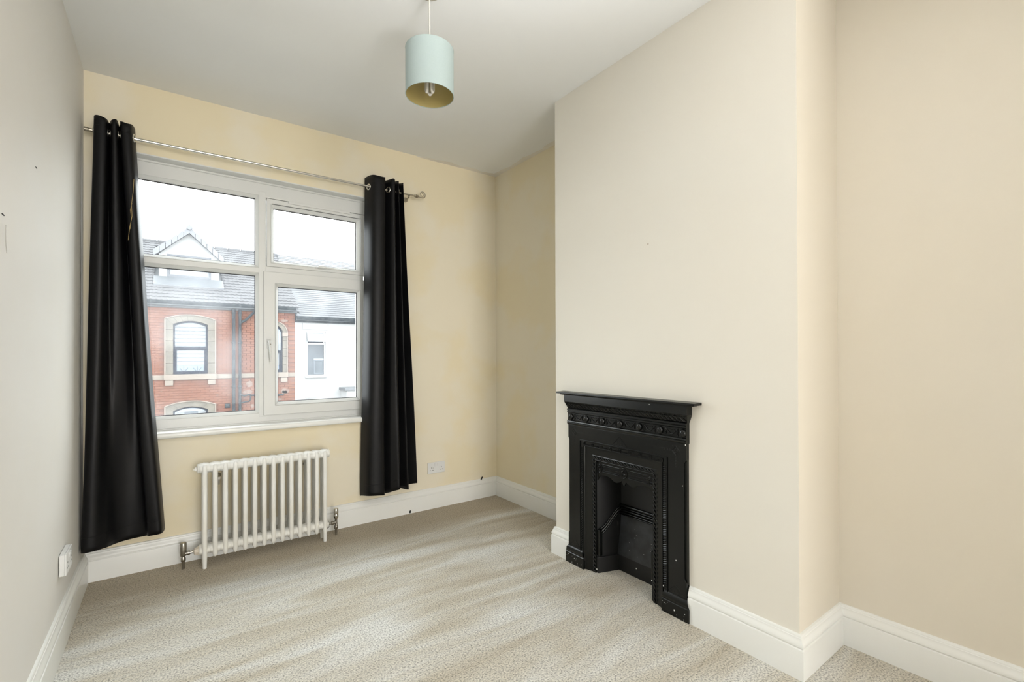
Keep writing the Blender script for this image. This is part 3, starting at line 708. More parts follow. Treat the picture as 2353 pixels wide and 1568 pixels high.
# incised ornaments on the face plate
def line(mb, pts, r=.0011): mb.tube([(p[0], .0222, p[1]) for p in pts], r, 5)
tri = MB(); line(tri, [(-.047, .722), (0, .770), (.047, .722)], .0013); tri.box(-.049, .049, .0215, .0245, .7185, .7215)
for r_, nn in enumerate((4, 3, 2, 1)):
    for k in range(nn): tri.ball(((k-(nn-1)/2)*.019, .0222, .728+r_*.0085), .0025, .0018, .0025, 6, 4)
P(tri, 'triangle_ornament', smooth=50)
dm = MB(); 
for s in (.021, .0175): dm.tube([(s, .0222, 0), (0, .0222, s*1.1), (-s, .0222, 0), (0, .0222, -s*1.1)], .0008, 4, closed=True)
for a in range(4): dm.ball((.0075*math.cos(a*PI/2), .0222, .0085*math.sin(a*PI/2)), .0034, .0018, .0034, 6, 4)
for sx in (-1, 1):
    for sz in (-1, 1): dm.ball((sx*.017, .0222, sz*.020), .0018, .0014, .0018, 6, 4)
for k in range(4):
    r = .0034-.0006*k; dm.tube([(r*math.cos(2*PI*q/8), .0222, -.032-k*.0135+r*math.sin(2*PI*q/8)) for q in range(8)], .0007, 4, closed=True)
dme = dm.mesh('lozenge_ornament', M_iron, 50)
for sx in (-1, 1):
    inst('lozenge_ornament', dme, fp, (sx*.331, 0, .752))
    dd = MB()
    for k in range(4):
        r = .0034-.0006*k; dd.tube([(sx*(.331-.031-k*.0135)+r*math.cos(2*PI*q/8), .0222, .752+r*math.sin(2*PI*q/8)) for q in range(8)], .0007, 4, closed=True)
    P(dd, 'dotted_tail', smooth=50)
    lt = MB(); line(lt, [(sx*.285, .103), (sx*.328, .142), (sx*.372, .103)], .0009)
    for k in range(4): lt.ball((sx*(.306+k*.0145), .0222, .110), .0020, .0015, .0020, 6, 4)
    P(lt, 'triangle_ornament', smooth=50)
    # plinth block
    x0, x1 = (sx*.256, sx*.3985) if sx > 0 else (sx*.3985, sx*.256)
    pl = MB()
    prof = [(0, 0), (.030, 0), (.030, .058), (.0275, .061), (.0275, .065), (.030, .068), (.032, .076), (.031, .086), (.027, .094), (.024, .097), (.024, .100), (0, .100)]
    nst = len(prof)
    rws = []
    for xx, e in ((x0, 1), (x1, -1)):
        rws.append([(xx+(e*.012 if q > .09 else (e*.006 if q > .066 else 0)), p, q) for p, q in prof])
    pl.quadgrid(rws, True, True)
    P(pl, 'plinth_block', smooth=30, bevel=0.0008)
# firebox: cheeks, back, throat
for sx in (-1, 1):
    ck = MB().quadgrid([[(sx*.189, -.006, 0), (sx*.176, -.040, 0), (sx*.142, -.150, 0), (sx*.140, -.165, 0)], [(sx*.189, -.006, .60), (sx*.176, -.040, .60), (sx*.142, -.150, .60), (sx*.140, -.165, .60)]])
    P(ck, 'cheek', M_ironin, smooth=40)
    P(MB().box(min(sx*.189, sx*.168), max(sx*.189, sx*.168), -.030, -.008, .092, .235), 'cheek_strip', M_iron, bevel=0.003)
    lo = MB().prism([(-.004, 0), (-.152, 0), (-.152, .086), (-.004, .086)], lambda p, q, t: (sx*(.189-(-p)*.31)+sx*t, p, q), -.012, 0.002)
    P(lo, 'cheek_base', M_ironin, bevel=0.003)
    # moulded rail sweeping up the cheek
    for dr, rr in ((0.0, .0075), (.016, .0034), (-.015, .0036)):
        pts = []
        for k in range(25):
            t = k/24; n_ = -.012-t*.138; s_ = 3*t*t-2*t*t*t
            pts.append((sx*(.186-(-n_)*.315-.004), n_, .222+.112*s_+dr))
        P(MB().tube(pts, rr, 8), 'cheek_rail', M_iron, smooth=60)
P(MB().box(-.150, .150, -.165, -.152, 0, .60), 'fire_back', M_ironin)
P(MB().box(-.20, .20, -.17, -.012, .598, .61), 'throat', M_ironin)
rows = []
for y, z in ((-.126, .086), (-.130, .12), (-.136, .17), (-.143, .23), (-.148, .295), (-.150, .31)):
    w = .189-(-y)*.31-.003
    rows.append([(w*q/6, y-.004*math.cos(PI/2*q/6)*0, z) for q in range(-6, 7)])
P(MB().quadgrid(rows), 'lower_fire_back', M_fireback, smooth=60)
P(MB().box(-.148, .148, -.150, -.128, .0, .086), 'ash_lip', M_ironin, bevel=0.002)
for z, r in ((.356, .0085), (.342, .0040), (.330, .0060), (.316, .0050), (.306, .0035)):
    P(MB().tube([(-.146, -.146, z), (.146, -.146, z)], r, 10), 'back_rail', M_iron, smooth=60)
# paint flecks splashed on the iron
fk = MB(); rnd = random.Random(11)
for k in range(22):
    sx = rnd.choice((-1, 1)); x = sx*rnd.uniform(.262, .395); z = rnd.uniform(.004, .055)
    s = rnd.choice((.0008, .0010, .0014, .0018)); fk.ball((x, .0302, z), s, .0006, s, 6, 4)
for (x, y, z, s) in ((.185, -.002, .020, .004), (.165, -.050, .055, .002), (-.325, .0302, .030, .0035), (-.18, .001, .10, .003), (-.262, .024, .115, .003), (-.365, .0225, .60, .002), (-.20, .0405, .952, .002), (-.381, .0225, .785, .003), (.02, -.128, .050, .003), (.12, -.148, .06, .003), (-.33, .0225, .255, .0025), (0.0, -.140, .19, .0022), (.015, -.138, .16, .0022), (.05, -.1425, .21, .0018)):
    fk.ball((x, y, z), s, .0006, s*1.2, 6, 4)
for k in range(14): s = rnd.uniform(.0008, .0016); x = rnd.uniform(-.1, .13); z = rnd.uniform(.1, .28); fk.ball((x, -.126-.024*((z-.086)/.21)-.0005+.003, z), s, .0006, s, 5, 4)
P(fk, 'paint_flecks', M_fleck, kind='stuff')

# ================================================================== the street outside
_mat = mat
def mat(name, col, rough=0.5, metal=0.0, var=None, **k):   # street materials: colours darkened to offset the strong sky
    dim = 0.44 if 'brick' in name else 0.47
    return _mat(name, tuple(c*dim for c in col), rough, metal, tuple(c*dim for c in var) if var else None, **k)
YH = 14.0
M_brick = mat('red_brick', (0.245, 0.098, 0.050), 0.85, var=(0.18, 0.064, 0.044), scale=1.1, detail=6, lo=.3, hi=.7)
M_brick2 = mat('pale_red_brick', (0.26, 0.112, 0.064), 0.85, var=(0.20, 0.08, 0.055), scale=2.3, detail=5)
M_mortar = mat('lime_mortar', (0.20, 0.092, 0.066), 0.9, scale=3)
M_stone = mat('buff_sandstone', (0.20, 0.175, 0.14), 0.85, var=(0.135, 0.118, 0.096), scale=2.5, detail=6)
M_stonel = mat('pale_sandstone_edge', (0.29, 0.24, 0.20), 0.85, var=(0.24, 0.20, 0.165), scale=3)
M_tile = mat('grey_concrete_tile', (0.105, 0.105, 0.112), 0.8, var=(0.075, 0.074, 0.08), scale=2.0, detail=5)
M_slate = mat('blue_grey_slate', (0.10, 0.104, 0.115), 0.6, var=(0.075, 0.079, 0.09), scale=1.6, detail=5)
M_gutter = mat('dark_gutter', (0.030, 0.036, 0.045), 0.9, var=(0.07, 0.08, 0.085), scale=9, detail=6, spec=0.1)
M_fascia = mat('grey_fascia', (0.10, 0.11, 0.12), 0.7, var=(0.06, 0.065, 0.07), scale=3)
M_render = mat('white_render', (0.42, 0.42, 0.42), 0.9, var=(0.39, 0.392, 0.385), scale=1.5)
M_dkframe = mat('dark_grey_frame', (0.026, 0.034, 0.055), 0.8, spec=0.15)
M_whframe = mat('white_window_frame', (0.42, 0.43, 0.44), 0.35)
M_blind = mat('white_blind', (0.33, 0.35, 0.37), 0.8)
M_blind2 = mat('grey_sheer_blind', (0.16, 0.18, 0.205), 0.8)
M_lead = mat('lead_flashing', (0.12, 0.13, 0.145), 0.5, var=(0.10, 0.108, 0.12), scale=3)
M_road = mat('wet_tarmac', (0.12, 0.12, 0.123), 0.7, scale=1.5, bump=.2)
M_pave = mat('grey_paving', (0.22, 0.21, 0.20), 0.8, scale=2)

ground = MB().box(-40, 50, 0.35, 45, -3.55, -3.40).build('road', M_road); ground['kind'] = 'structure'
pv = MB().box(-40, 50, 11.6, 13.98, -3.40, -3.30).build('pavement', M_pave); pv['kind'] = 'structure'

house = empty('terraced_house', (0, YH, -3.3)); tag(house, 'red brick terraced house with a white dormer across the street', 'house')
HO = Vector((0, YH, -3.3))
class HB(MB):
    org = HO; par = None
    def build(s, *a, **k):
        s.v = [(p[0]-HO.x, p[1]-HO.y, p[2]-HO.z) for p in s.v]
        if k.get('parent') is None: k['parent'] = house
        return MB.build(s, *a, **k)
HXL, HXR = -5.2, 3.885
# --- openings of the facade (x0, x1, z0, z1 of the stone surround)
def seg_arch(xc, w, zs, rise, n=14):
    """points of a segmental arch from left to right springing"""
    R = (w*w/4+rise*rise)/(2*rise) if rise > 0 else 1e6; zc = zs+rise-R; a0 = math.asin(min(1, w/2/R))
    return [(xc+R*math.sin(-a0+2*a0*k/n), zc+R*math.cos(-a0+2*a0*k/n)) for k in range(n+1)]
wins = [dict(xc=.943, wo=1.27, wi=.875, zs_o=2.335, rise_o=.13, zs_i=2.165, rise_i=.11, zb=.655, blind=True),
        dict(xc=.943, wo=1.27, wi=.875, zs_o=-.283, rise_o=.13, zs_i=-.440, rise_i=.11, zb=-1.95, blind=False),
        dict(xc=-2.7, wo=1.27, wi=.875, zs_o=2.335, rise_o=.13, zs_i=2.165, rise_i=.11, zb=.655, blind=True),
        dict(xc=-2.7, wo=1.27, wi=.875, zs_o=-.283, rise_o=.13, zs_i=-.440, rise_i=.11, zb=-1.95, blind=False),
        dict(xc=3.262, wo=.745, wi=.47, zs_o=1.99, rise_o=.372, zs_i=1.99, rise_i=.234, zb=.655, blind=False)]
def blocked(x0, x1, z0, z1):
    for w in wins:
        top = w['zs_o']+w['rise_o']
        if x1 > w['xc']-w['wo']/2+.03 and x0 < w['xc']+w['wo']/2-.03 and z1 > w['zb']-.02:
            # under the arch curve
            xm = min(max((x0+x1)/2, w['xc']-w['wo']/2), w['xc']+w['wo']/2)
            pts = seg_arch(w['xc'], w['wo'], w['zs_o'], w['rise_o'], 24); zc = max(p[1] for p in pts if abs(p[0]-xm) < w['wo']/20+.02) if pts else top
            if z0 < zc-.03: return True
    if z1 > .50 and z0 < .637: return True      # stone band
    return False
# backing wall (mortar colour) made of strips that leave the windows open
bw = HB(); xs = sorted({HXL, HXR} | {w['xc']-w['wi']/2 for w in wins} | {w['xc']+w['wi']/2 for w in wins})
for i in range(len(xs)-1):
    x0, x1 = xs[i], xs[i+1]; xm = (x0+x1)/2
    ws = sorted([w for w in wins if abs(xm-w['xc']) < w['wi']/2], key=lambda w: w['zb']); z = -3.3
    for w in ws:
        bw.box(x0, x1, YH+.012, YH+.25, z, w['zb']); z = w['zs_i']+w['rise_i']-.0
    bw.box(x0, x1, YH+.012, YH+.25, z, 2.70)
wallo = bw.build('brick_wall', M_mortar)
# bricks, laid in stretcher bond; the 300 that show largest one by one
bm_ = MB().box(-.107, .107, -.004, .03, -.0335, .0335)
bmeA = bm_.mesh('brick', M_brick); bmeB = bm_.mesh('brick', M_brick2)
cells = []
row = 0; z = -3.26
while z < 2.66:
    x = HXL+.11+(.112 if row % 2 else 0)
    while x < HXR-.05:
        if not blocked(x-.107, x+.107, z-.034, z+.034): cells.append((x, z))
        x += .2245
    row += 1; z += .0752
def vis(c): return -.35 < c[0] < 3.9 and -.55 < c[1] < 2.66 and not (2.69 < c[0] < 3.32)
first = sorted([c for c in cells if vis(c)], key=lambda c: (c[0]-.354)**2*.3+(c[1]-1.0)**2)[:300]
fs = set(first); rnd = random.Random(5)
for (x, z) in first:
    inst('brick', bmeB if rnd.random() < .35 else bmeA, wallo, (x, YH-HO.y+rnd.uniform(-.002, .003), z-HO.z))
rest = HB(); rest2 = HB()
for c in cells:
    if c in fs: continue
    dy = rnd.uniform(-.002, .003)
    (rest2 if rnd.random() < .35 else rest).box(c[0]-.107, c[0]+.107, YH-.004+dy, YH+.03, c[1]-.0335, c[1]+.0335)
tag(rest.build('brickwork', M_brick, parent=wallo), kind='stuff'); tag(rest2.build('brickwork', M_brick2, parent=wallo), kind='stuff')
# stone band with brackets
HB().box(HXL, HXR, YH-.02, YH+.02, .50, .637).build('string_course', M_stonel, bevel=.008)
def far_window(w):
    xc, zb = w['xc'], w['zb']; yo = YH-.035
    ao = seg_arch(xc, w['wo'], w['zs_o'], w['rise_o']); ai = seg_arch(xc, w['wi'], w['zs_i'], w['rise_i'])
    # arch stones (voussoirs)
    n = 14; nv = 7
    for k in range(nv):
        i0, i1 = k*2, k*2+2
        poly = [ao[i0], ao[i0+1], ao[i1], ai[i1], ai[i0+1], ai[i0]]
        cx_ = sum(p[0] for p in poly)/6; cz_ = sum(p[1] for p in poly)/6
        poly = [(cx_+(p[0]-cx_)*.985, cz_+(p[1]-cz_)*.985) for p in poly]
        HB().prism(poly, lambda p, q, t: (p, t, q), yo, YH+.12).build('arch_stone', M_stone)
    e = [(p[0]+(p[0]-xc)*.0, p[1]) for p in ao]
    HB().tube([(p[0], yo-.008, p[1]-.012) for p in ao], .020, 6).build('hood_mould', M_stonel, smooth=50)
    for sx in (-1, 1):
        xo, xi = xc+sx*w['wo']/2, xc+sx*w['wi']/2; z = zb+.0; hh = (w['zs_o']-zb)/5
        for k in range(5):
            z1 = z+hh if k < 4 else None
            a, b_ = min(xo, xi), max(xo, xi)
            if k < 4: HB().box(a, b_, yo, YH+.12, z+.004, z+hh-.004).build('jamb_stone', M_stone, bevel=.005)
            else: HB().prism([(xo, z+.004), (xi, z+.004), (xi, w['zs_i']), (xo, w['zs_o'])], lambda p, q, t: (p, t, q), yo, YH+.12).build('jamb_stone', M_stone)
            z += hh
        HB().box(xo-.018, xo+.018, yo-.012, yo+.01, zb, w['zs_o']).build('edge_moulding', M_stonel)
        HB().box(xo-sx*.20 if sx > 0 else xo, xo if sx > 0 else xo-sx*.20, YH-.08, YH+.02, zb-.33, zb-.175).build('sill_bracket', M_stonel, bevel=.012)
    HB().box(xc-w['wo']/2-.03, xc+w['wo']/2+.03, YH-.09, YH+.12, zb-.165, zb-.0).build('sill_stone', M_stonel, bevel=.01)
    # timber sash window
    y0, y1 = YH+.06, YH+.12; x0, x1 = xc-w['wi']/2, xc+w['wi']/2; zt_ = w['zs_i']; zm = zb+(zt_-zb)*.52
    inn = [(p[0]+(xc-p[0])*.10, p[1]-.05) for p in ai]
    outer = [(x0, zb)]+ai+[(x1, zb)]; inner = [(x0+.045, zb+.05)]+inn+[(x1-.045, zb+.05)]
    fr_ = HB(); nn = len(outer); bi = len(fr_.v)
    for y in (y0, y1): fr_.v += [(p[0], y, p[1]) for p in outer]+[(p[0], y, p[1]) for p in inner]
    for k in range(nn):
        j = (k+1) % nn
        fr_.f += [(k, j, nn+j, nn+k), (nn+k, nn+j, 3*nn+j, 3*nn+k), (2*nn+k, 3*nn+k, 3*nn+j, 2*nn+j)]
    f_ = fr_.build('window', M_dkframe)
    HB().box(x0+.04, x1-.04, y0-.01, y1, zm-.03, zm+.045).build('meeting_rail', M_dkframe, parent=f_, bevel=.004)
    lo_ = HB(); ringframe(lo_, x0+.045, x1-.045, zb+.045, zm, .045, y0+.005, y1-.005); lo_.build('sash', M_dkframe, parent=f_)
    gl = HB().prism([(x0+.03, zb+.03)]+[(p[0], p[1]+.01) for p in inn]+[(x1-.03, zb+.03)], lambda p, q, t: (p, t, q), y1-.01, y1+.0)
    gl.build('glass', M_farglass, parent=f_)
    if w['blind']:
        z = zb+.285; k = 0
        while z < zt_+.02:
            hh = .088 if k % 2 == 0 else .028
            HB().box(x0+.05, x1-.05, y1-.028, y1-.014, z, min(z+hh-.002, zt_+.04)).build('blind_slat', M_blind if k % 2 == 0 else M_blind2, parent=f_)
            z += hh; k += 1
        for sx in (-1, 1):       # lattice ornament standing behind the lower pane
            cxx = xc+sx*.17
            for q in (-1, 0, 1):
                HB().tube([(cxx, y1-.02, zb+.06), (cxx+q*.10, y1-.02, zb+.24-.05*abs(q))], .008, 5).build('lattice_rod', M_blind2, parent=f_)
    elif w['wi'] > .6:
        HB().box(x0+.10, x1-.03, y1-.028, y1-.014, zb+.9, zt_-.05).build('blind', M_blind, parent=f_)
        HB().box(x0+.28, x1-.25, y1-.034, y1-.029, zb+1.15, zt_-.05).build('blind_panel', M_blind2, parent=f_)
    else:
        HB().box(x0+.05, x1-.04, y1-.028, y1-.014, zb+.25, zt_-.35).build('blind', M_blind, parent=f_)
    # dark room behind
    HB().box(x0-.0, x1+.0, y1+.02, y1+.04, zb, zt_+w['rise_i']+.02).build('room_shade', M_dkframe, parent=f_)
for w in wins: far_window(w)
# imposts of the round-arched window
for sx in (-1, 1): HB().box(3.262+sx*.31-.085, 3.262+sx*.31+.085, YH-.07, YH+.05, 1.86, 1.99).build('impost_stone', M_stonel, bevel=.01)
# eaves: fascia, gutter, bed of dark brick
HB().box(HXL, HXR+.06, YH-.06, YH+.02, 2.66, 2.76).build('fascia', M_fascia)
gt = [(YH-.07, 2.86), (YH-.20, 2.86), (YH-.205, 2.80), (YH-.17, 2.745), (YH-.11, 2.745), (YH-.07, 2.78)]
HB().prism(gt, lambda p, q, t: (t, p, q), HXL, HXR-.002).build('gutter', M_gutter, smooth=50)
# downpipes
dp = HB().tube([(2.065, YH-.11, 2.70), (2.065, YH-.10, -3.2)], .048, 10).build('downpipe', M_gutter, smooth=50)
dq = HB().tube([(2.66, YH-.14, 2.74), (2.63, YH-.14, 2.62), (2.40, YH-.12, 2.36), (2.24, YH-.10, 2.26), (2.235, YH-.10, 2.0), (2.235, YH-.10, -3.2)], .042, 10).build('downpipe', M_gutter, smooth=50)
HB().tube([(2.235, YH-.12, 2.68), (2.235, YH-.12, 2.2)], .042, 10).build('soil_pipe_top', M_gutter, smooth=50)
for z in (1.6, .2, -1.2, 2.55):
    for x in (2.065, 2.235): HB().lathe([(.052, z), (.060, z+.01), (.060, z+.05), (.052, z+.06)], (x, YH-.10, 0), 'z', 10).build('pipe_collar', M_gutter, smooth=40)
HB().tube([(2.235, YH-.12, -.03), (2.36, YH-.13, -.07), (2.50, YH-.13, -.04), (2.54, YH-.13, -.07), (2.70, YH-.13, -.06)], .030, 8).tube([(2.235, YH-.12, -.30), (2.36, YH-.13, -.27), (2.48, YH-.13, -.26), (2.53, YH-.13, -.20), (2.53, YH-.13, -.07)], .022, 8).build('waste_pipe', M_gutter, smooth=50)
HB().tube([(3.30, YH-.12, -.12), (3.42, YH-.13, -.08), (3.50, YH-.13, -.10)], .030, 8).build('waste_pipe', M_gutter, smooth=50)
vt = HB().box(1.83, 1.97, YH-.02, YH+.02, -.435, -.30).build('air_brick', M_gutter)
for k in range(3): HB().box(1.845, 1.955, YH-.026, YH-.018, -.415+k*.04, -.40+k*.04).build('air_brick_bar', M_fascia, parent=vt)
# old mortar patches left on the brickwork
pt = HB(); rnd = random.Random(3)
for (x, z, a, b_) in ((2.52, .30, .10, .11), (2.47, .02, .15, .09), (2.60, -.42, .05, .07), (3.58, .02, .14, .10), (3.35, -.25, .16, .04), (3.55, -.02, .10, .06), (1.63, -.02, .03, .03), (.22, .16, .02, .02), (3.55, 2.40, .12, .05)):
    pts = [(x+a*math.cos(2*PI*k/12)*rnd.uniform(.7, 1.1), z+b_*math.sin(2*PI*k/12)*rnd.uniform(.7, 1.1)) for k in range(12)]
    pt.prism(pts, lambda p, q, t: (p, t, q), YH-.009, YH+.005)
pt.build('mortar_patch', mat('pale_mortar', (.25, .19, .16), .9, var=(.20, .12, .095), scale=12))
# --- tiled roof
EY, EZ, SL = YH-.17, 2.862, .60
RY = YH+4.0
def roofz(y): return EZ+(y-EY)*SL
pz_ = math.atan(SL)
rf = HB().prism([(EY, EZ-.03), (RY, roofz(RY)-.03), (RY, roofz(RY)-.14), (EY, EZ-.14)], lambda p, q, t: (t, p, q), HXL, HXR).build('roof_slope', M_fascia)
HB().prism([(RY, roofz(RY)-.03), (RY+4.5, EZ-.03), (RY+4.5, EZ-.2), (RY, roofz(RY)-.2)], lambda p, q, t: (t, p, q), HXL, HXR).build('rear_roof_slope', M_tile)
g, tw = .222, .262
def tile_rows(x):
    """cross-section of a double-roman tile at local x in 0..tw"""
    return .012*max(0, math.cos((x/tw*2*2*PI)-PI))**1.5
tl_ = MB(); top = []; frt = []; N = 12
for i in range(N+1):
    x = -tw/2+tw*i/N; h = tile_rows(x+tw/2); top.append(x); frt.append(h)
rowsT = [[(top[i], -.03, -.012) for i in range(N+1)], [(top[i], -.03, .022+frt[i]) for i in range(N+1)], [(top[i], g+.02, .0+frt[i]*.9) for i in range(N+1)]]
tl_.quadgrid(rowsT)
tme = tl_.mesh('roof_tile', M_tile, 50)
DX0, DX1 = .03, 1.875                 # dormer footprint on the roof
DYF = 15.2
tcells = []
L_ = math.hypot(RY-EY, roofz(RY)-EZ); nr = int(L_/g)
for r in range(nr+1):
    s_ = r*g; y = EY+s_*math.cos(pz_); z = EZ+s_*math.sin(pz_)
    x = HXL+tw/2
    while x < HXR+.07:
        if not (DX0-.04 < x < DX1+.04 and 14.72 < y < 17.6): tcells.append((x, y, z))
        x += tw
def tvis(c):
    k = 17.3246/(c[1]+3.3246); ax = .354+(c[0]-.354)*k
    return -.4 < ax < 3.99 and not (2.70 < ax < 3.25)
near = sorted([c for c in tcells if tvis(c)], key=lambda c: c[1])[:300]; ns = set(near)
for c in near: inst('roof_tile', tme, rf, (c[0]-HO.x, c[1]-HO.y, c[2]-HO.z), (pz_, 0, 0))
oth = HB(); Rm = Matrix.Rotation(pz_, 3, 'X')
for c in tcells:
    if c in ns: continue
    oth.quadgrid([[Vector(c)+Rm @ Vector(p) for p in rw] for rw in rowsT])
tag(oth.build('roof_tiling', M_tile, parent=rf, smooth=50), kind='stuff')
k = 0; x = HXL
while x < HXR+.07:
    HB().lathe([(.10, 0), (.115, .02), (.10, .04), (.10, .42)], (x, RY, roofz(RY)-.03), 'x', 12).build('ridge_tile', M_tile, parent=rf, smooth=50); x += .44
# --- dormer
dx0, dx1, dzb = .151, 1.774, 3.66
apx, apz, ez = .945, 5.34, 4.47
def dface(mb, poly, y0, y1): return mb.prism(poly, lambda p, q, t: (p, t, q), y0, y1)
dface(HB(), [(dx0, dzb), (dx0, ez-.02), (apx, apz-.12), (dx1, ez-.02), (dx1, dzb), (1.545, dzb), (1.545, 4.425), (.364, 4.425), (.364, dzb)], DYF, DYF+.10).build('dormer_front', M_render)
for x0, x1 in ((dx0, dx0+.08), (dx1-.08, dx1)):
    HB().prism([(DYF+.1, dzb-.02), (DYF+.1, ez), (DYF+1.5, ez), ], lambda p, q, t: (t, p, q), x0, x1).build('dormer_cheek', M_lead)
df = ringframe(HB(), .364, 1.545, 3.70, 4.47, .06, DYF-.015, DYF+.08, wb=.12, wt=.19).build('dormer_window', mat('grey_dormer_frame', (.07, .078, .095), .5))
HB().box(.43, 1.49, DYF+.055, DYF+.06, 3.79, 4.31).build('glass', M_farglass, parent=df)
HB().box(.45, 1.475, DYF+.050, DYF+.054, 3.86, 4.295).build('blind', M_blind, parent=df)
for x in (.75,): HB().box(x, x+.035, DYF+.03, DYF+.07, 3.79, 4.31).build('mullion', M_whframe, parent=df)
HB().prism([(DYF-.02, roofz(DYF)+.06), (DYF-.50, roofz(DYF-.50)+.05), (DYF-.50, roofz(DYF-.50)-.01), (DYF+.02, roofz(DYF)-.02), (DYF+.02, roofz(DYF)+.06)], lambda p, q, t: (t, p, q), dx0-.13, dx1+.10).build('lead_apron', M_lead, bevel=.005)
for sx, xe, zz in ((-1, .0, 4.485), (1, 1.905, 4.435)):
    # dormer roof slopes and tiled verge
    HB().prism([(apx, apz+.03), (xe, zz+.02), (xe, zz-.05), (apx, apz-.07)], lambda p, q, t: (p, t, q), DYF-.05, DYF+2.8).build('dormer_roof', M_tile)
    n = 6
    for k in range(n):
        t0, t1 = k/n, (k+1)/n-.012
        p0 = (apx+(xe-apx)*t0, apz+.05+(zz-apz)*t0); p1 = (apx+(xe-apx)*t1, apz+.05+(zz-apz)*t1)
        HB().prism([p0, p1, (p1[0], p1[1]-.20), (p0[0], p0[1]-.20)], lambda p, q, t: (p, t, q), DYF-.15-.006*(k % 2), DYF+.12).build('verge_tile', mat('pale_verge', (.22, .225, .245), .7) if k == 0 and sx < 0 else bpy.data.materials['pale_verge'])
HB().lathe([(.07, -.02), (.085, 0), (.085, .30), (.075, .32)], (apx, DYF-.18, apz+.02), 'y', 12).build('dormer_ridge_tile', bpy.data.materials['pale_verge'], smooth=50)
HB().box(HXR-.0, HXR+.075, EY, EY+.02, EZ-.1, EZ).build('verge_end', M_fascia)

# ------------------------------------------------------------------ white rendered house next door
wh = empty('rendered_house', (3.9, YH, -3.3)); tag(wh, 'white rendered house with slate roof, right of the red brick one', 'house')
class RB_(HB):
    def build(s, *a, **k):
        s.v = [(p[0]-3.9, p[1]-YH, p[2]+3.3) for p in s.v]
        if k.get('parent') is None: k['parent'] = wh
        return MB.build(s, *a, **k)
X0, X1 = 3.888, 11.5
ox0, ox1, oz0, oz1 = 4.25, 4.885, .50, 2.07
a = RB_().box(X0, ox0, YH, YH+.25, -3.3, 2.62).box(ox1, X1, YH, YH+.25, -3.3, 2.62).box(ox0, ox1, YH, YH+.25, -3.3, oz0).box(ox0, ox1, YH, YH+.25, oz1, 2.62); a.build('rendered_wall', M_render)
RB_().box(4.13, 4.965, YH-.03, YH+.01, 2.12, 2.335).build('lintel', M_render, bevel=.008)
RB_().box(4.20, 4.93, YH-.08, YH+.05, .44, .50).build('sill', M_render, bevel=.01)
wf = ringframe(RB_(), ox0, ox1, oz0, oz1, .045, YH+.02, YH+.08).build('window', M_whframe)
RB_().box(ox0+.04, ox1-.04, YH+.02, YH+.08, 1.60, 1.655).build('transom', M_whframe, parent=wf)
RB_().box(ox0+.045, ox1-.045, YH+.06, YH+.065, oz0+.04, 1.60).build('glass', mat('pale_reflecting_glass', (.15, .17, .19), .5, spec=.2, var=(.11, .12, .135), scale=2), parent=wf)
ringframe(RB_(), 4.50, ox1-.045, oz0+.06, 1.07, .05, YH+.05, YH+.058).build('inner_sash', M_blind2, parent=wf)
RB_().box(4.50, ox1-.045, YH+.05, YH+.058, 1.07, 1.11).build('inner_rail', M_blind, parent=wf)
RB_().box(ox0+.045, ox1-.045, YH+.10, YH+.12, 1.655, oz1-.04).build('room_shade', M_dkframe, parent=wf)
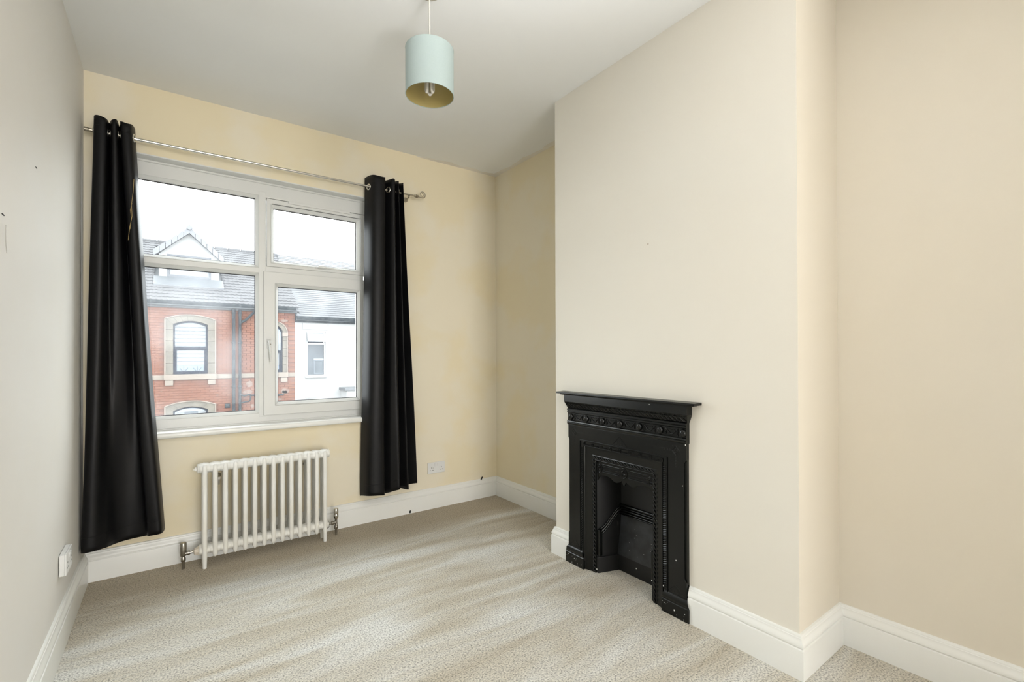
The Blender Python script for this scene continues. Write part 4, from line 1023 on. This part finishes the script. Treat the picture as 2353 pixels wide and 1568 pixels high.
# top-hung vent, standing open
vs = RB_(); 
def tv(x, d, z): return (x, YH+.01-(oz1-.02-z)*.42+d, z)
b0 = [(4.268, 1.70), (4.867, 1.70), (4.867, 2.045), (4.268, 2.045)]; i0 = [(4.325, 1.765), (4.81, 1.765), (4.81, 1.99), (4.325, 1.99)]
for d in (-.03, .01): vs.v += [tv(x, d, z) for x, z in b0]+[tv(x, d, z) for x, z in i0]
for k in range(4):
    j = (k+1) % 4; vs.f += [(k, j, 4+j, 4+k), (8+k, 12+k, 12+j, 8+j), (4+k, 4+j, 12+j, 12+k), (k, 8+k, 8+j, j)]
vo = vs.build('open_vent', M_whframe, parent=wf)
vg = RB_(); vg.v = [tv(x, -.01, z) for x, z in i0]; vg.f = [(0, 1, 2, 3)]; vg.build('vent_glass', M_blind, parent=wf)
RB_().box(X0, X1, YH-.05, YH+.02, 2.36, 2.56).build('fascia', M_gutter)
RB_().prism([(YH-.06, 2.56), (YH-.20, 2.56), (YH-.205, 2.48), (YH-.16, 2.42), (YH-.06, 2.42)], lambda p, q, t: (t, p, q), X0+.02, X1).build('gutter', M_gutter, smooth=50)
SS = .66; sz = lambda y: 2.56+(y-(YH-.17))*SS
RB_().prism([(YH-.17, sz(YH-.17)-.02), (YH+4.3, sz(YH+4.3)-.02), (YH+4.3, sz(YH+4.3)-.14), (YH-.17, sz(YH-.17)-.14)], lambda p, q, t: (t, p, q), X0, X1).build('roof_slope', M_fascia)
sl = RB_(); ps = math.atan(SS); Rs = Matrix.Rotation(ps, 3, 'X'); r = 0; rnd = random.Random(9)
while r*.15 < 5.2:
    y = YH-.17+r*.15*math.cos(ps); z = sz(y); x = X0+(.14 if r % 2 else 0)
    while x < 8.6:
        o = Vector((x, y, z)); w_ = min(.272, 8.6-x); t_ = rnd.uniform(0, .004)
        ps_ = [(0, 0, .008+t_), (w_, 0, .008+t_), (w_, .19, -.002), (0, .19, -.002), (0, 0, -.006), (w_, 0, -.006)]
        b = len(sl.v); sl.v += [o+Rs @ Vector(p) for p in ps_]; sl.f += [(b, b+1, b+2, b+3), (b+4, b+5, b+1, b)]
        x += .276
    r += 1
tag(sl.build('slates', M_slate), kind='stuff')
# flat canopy of the bay below
RB_().box(5.35, 7.4, YH-.75, YH, -.02, .075).build('bay_roof', M_lead, bevel=.01)
RB_().box(5.42, 7.33, YH-.68, YH, -1.9, -.02).build('bay_front', M_render)
RB_().box(4.23, 4.62, YH-.02, YH, -.26, -.20).build('lower_lintel', M_render)
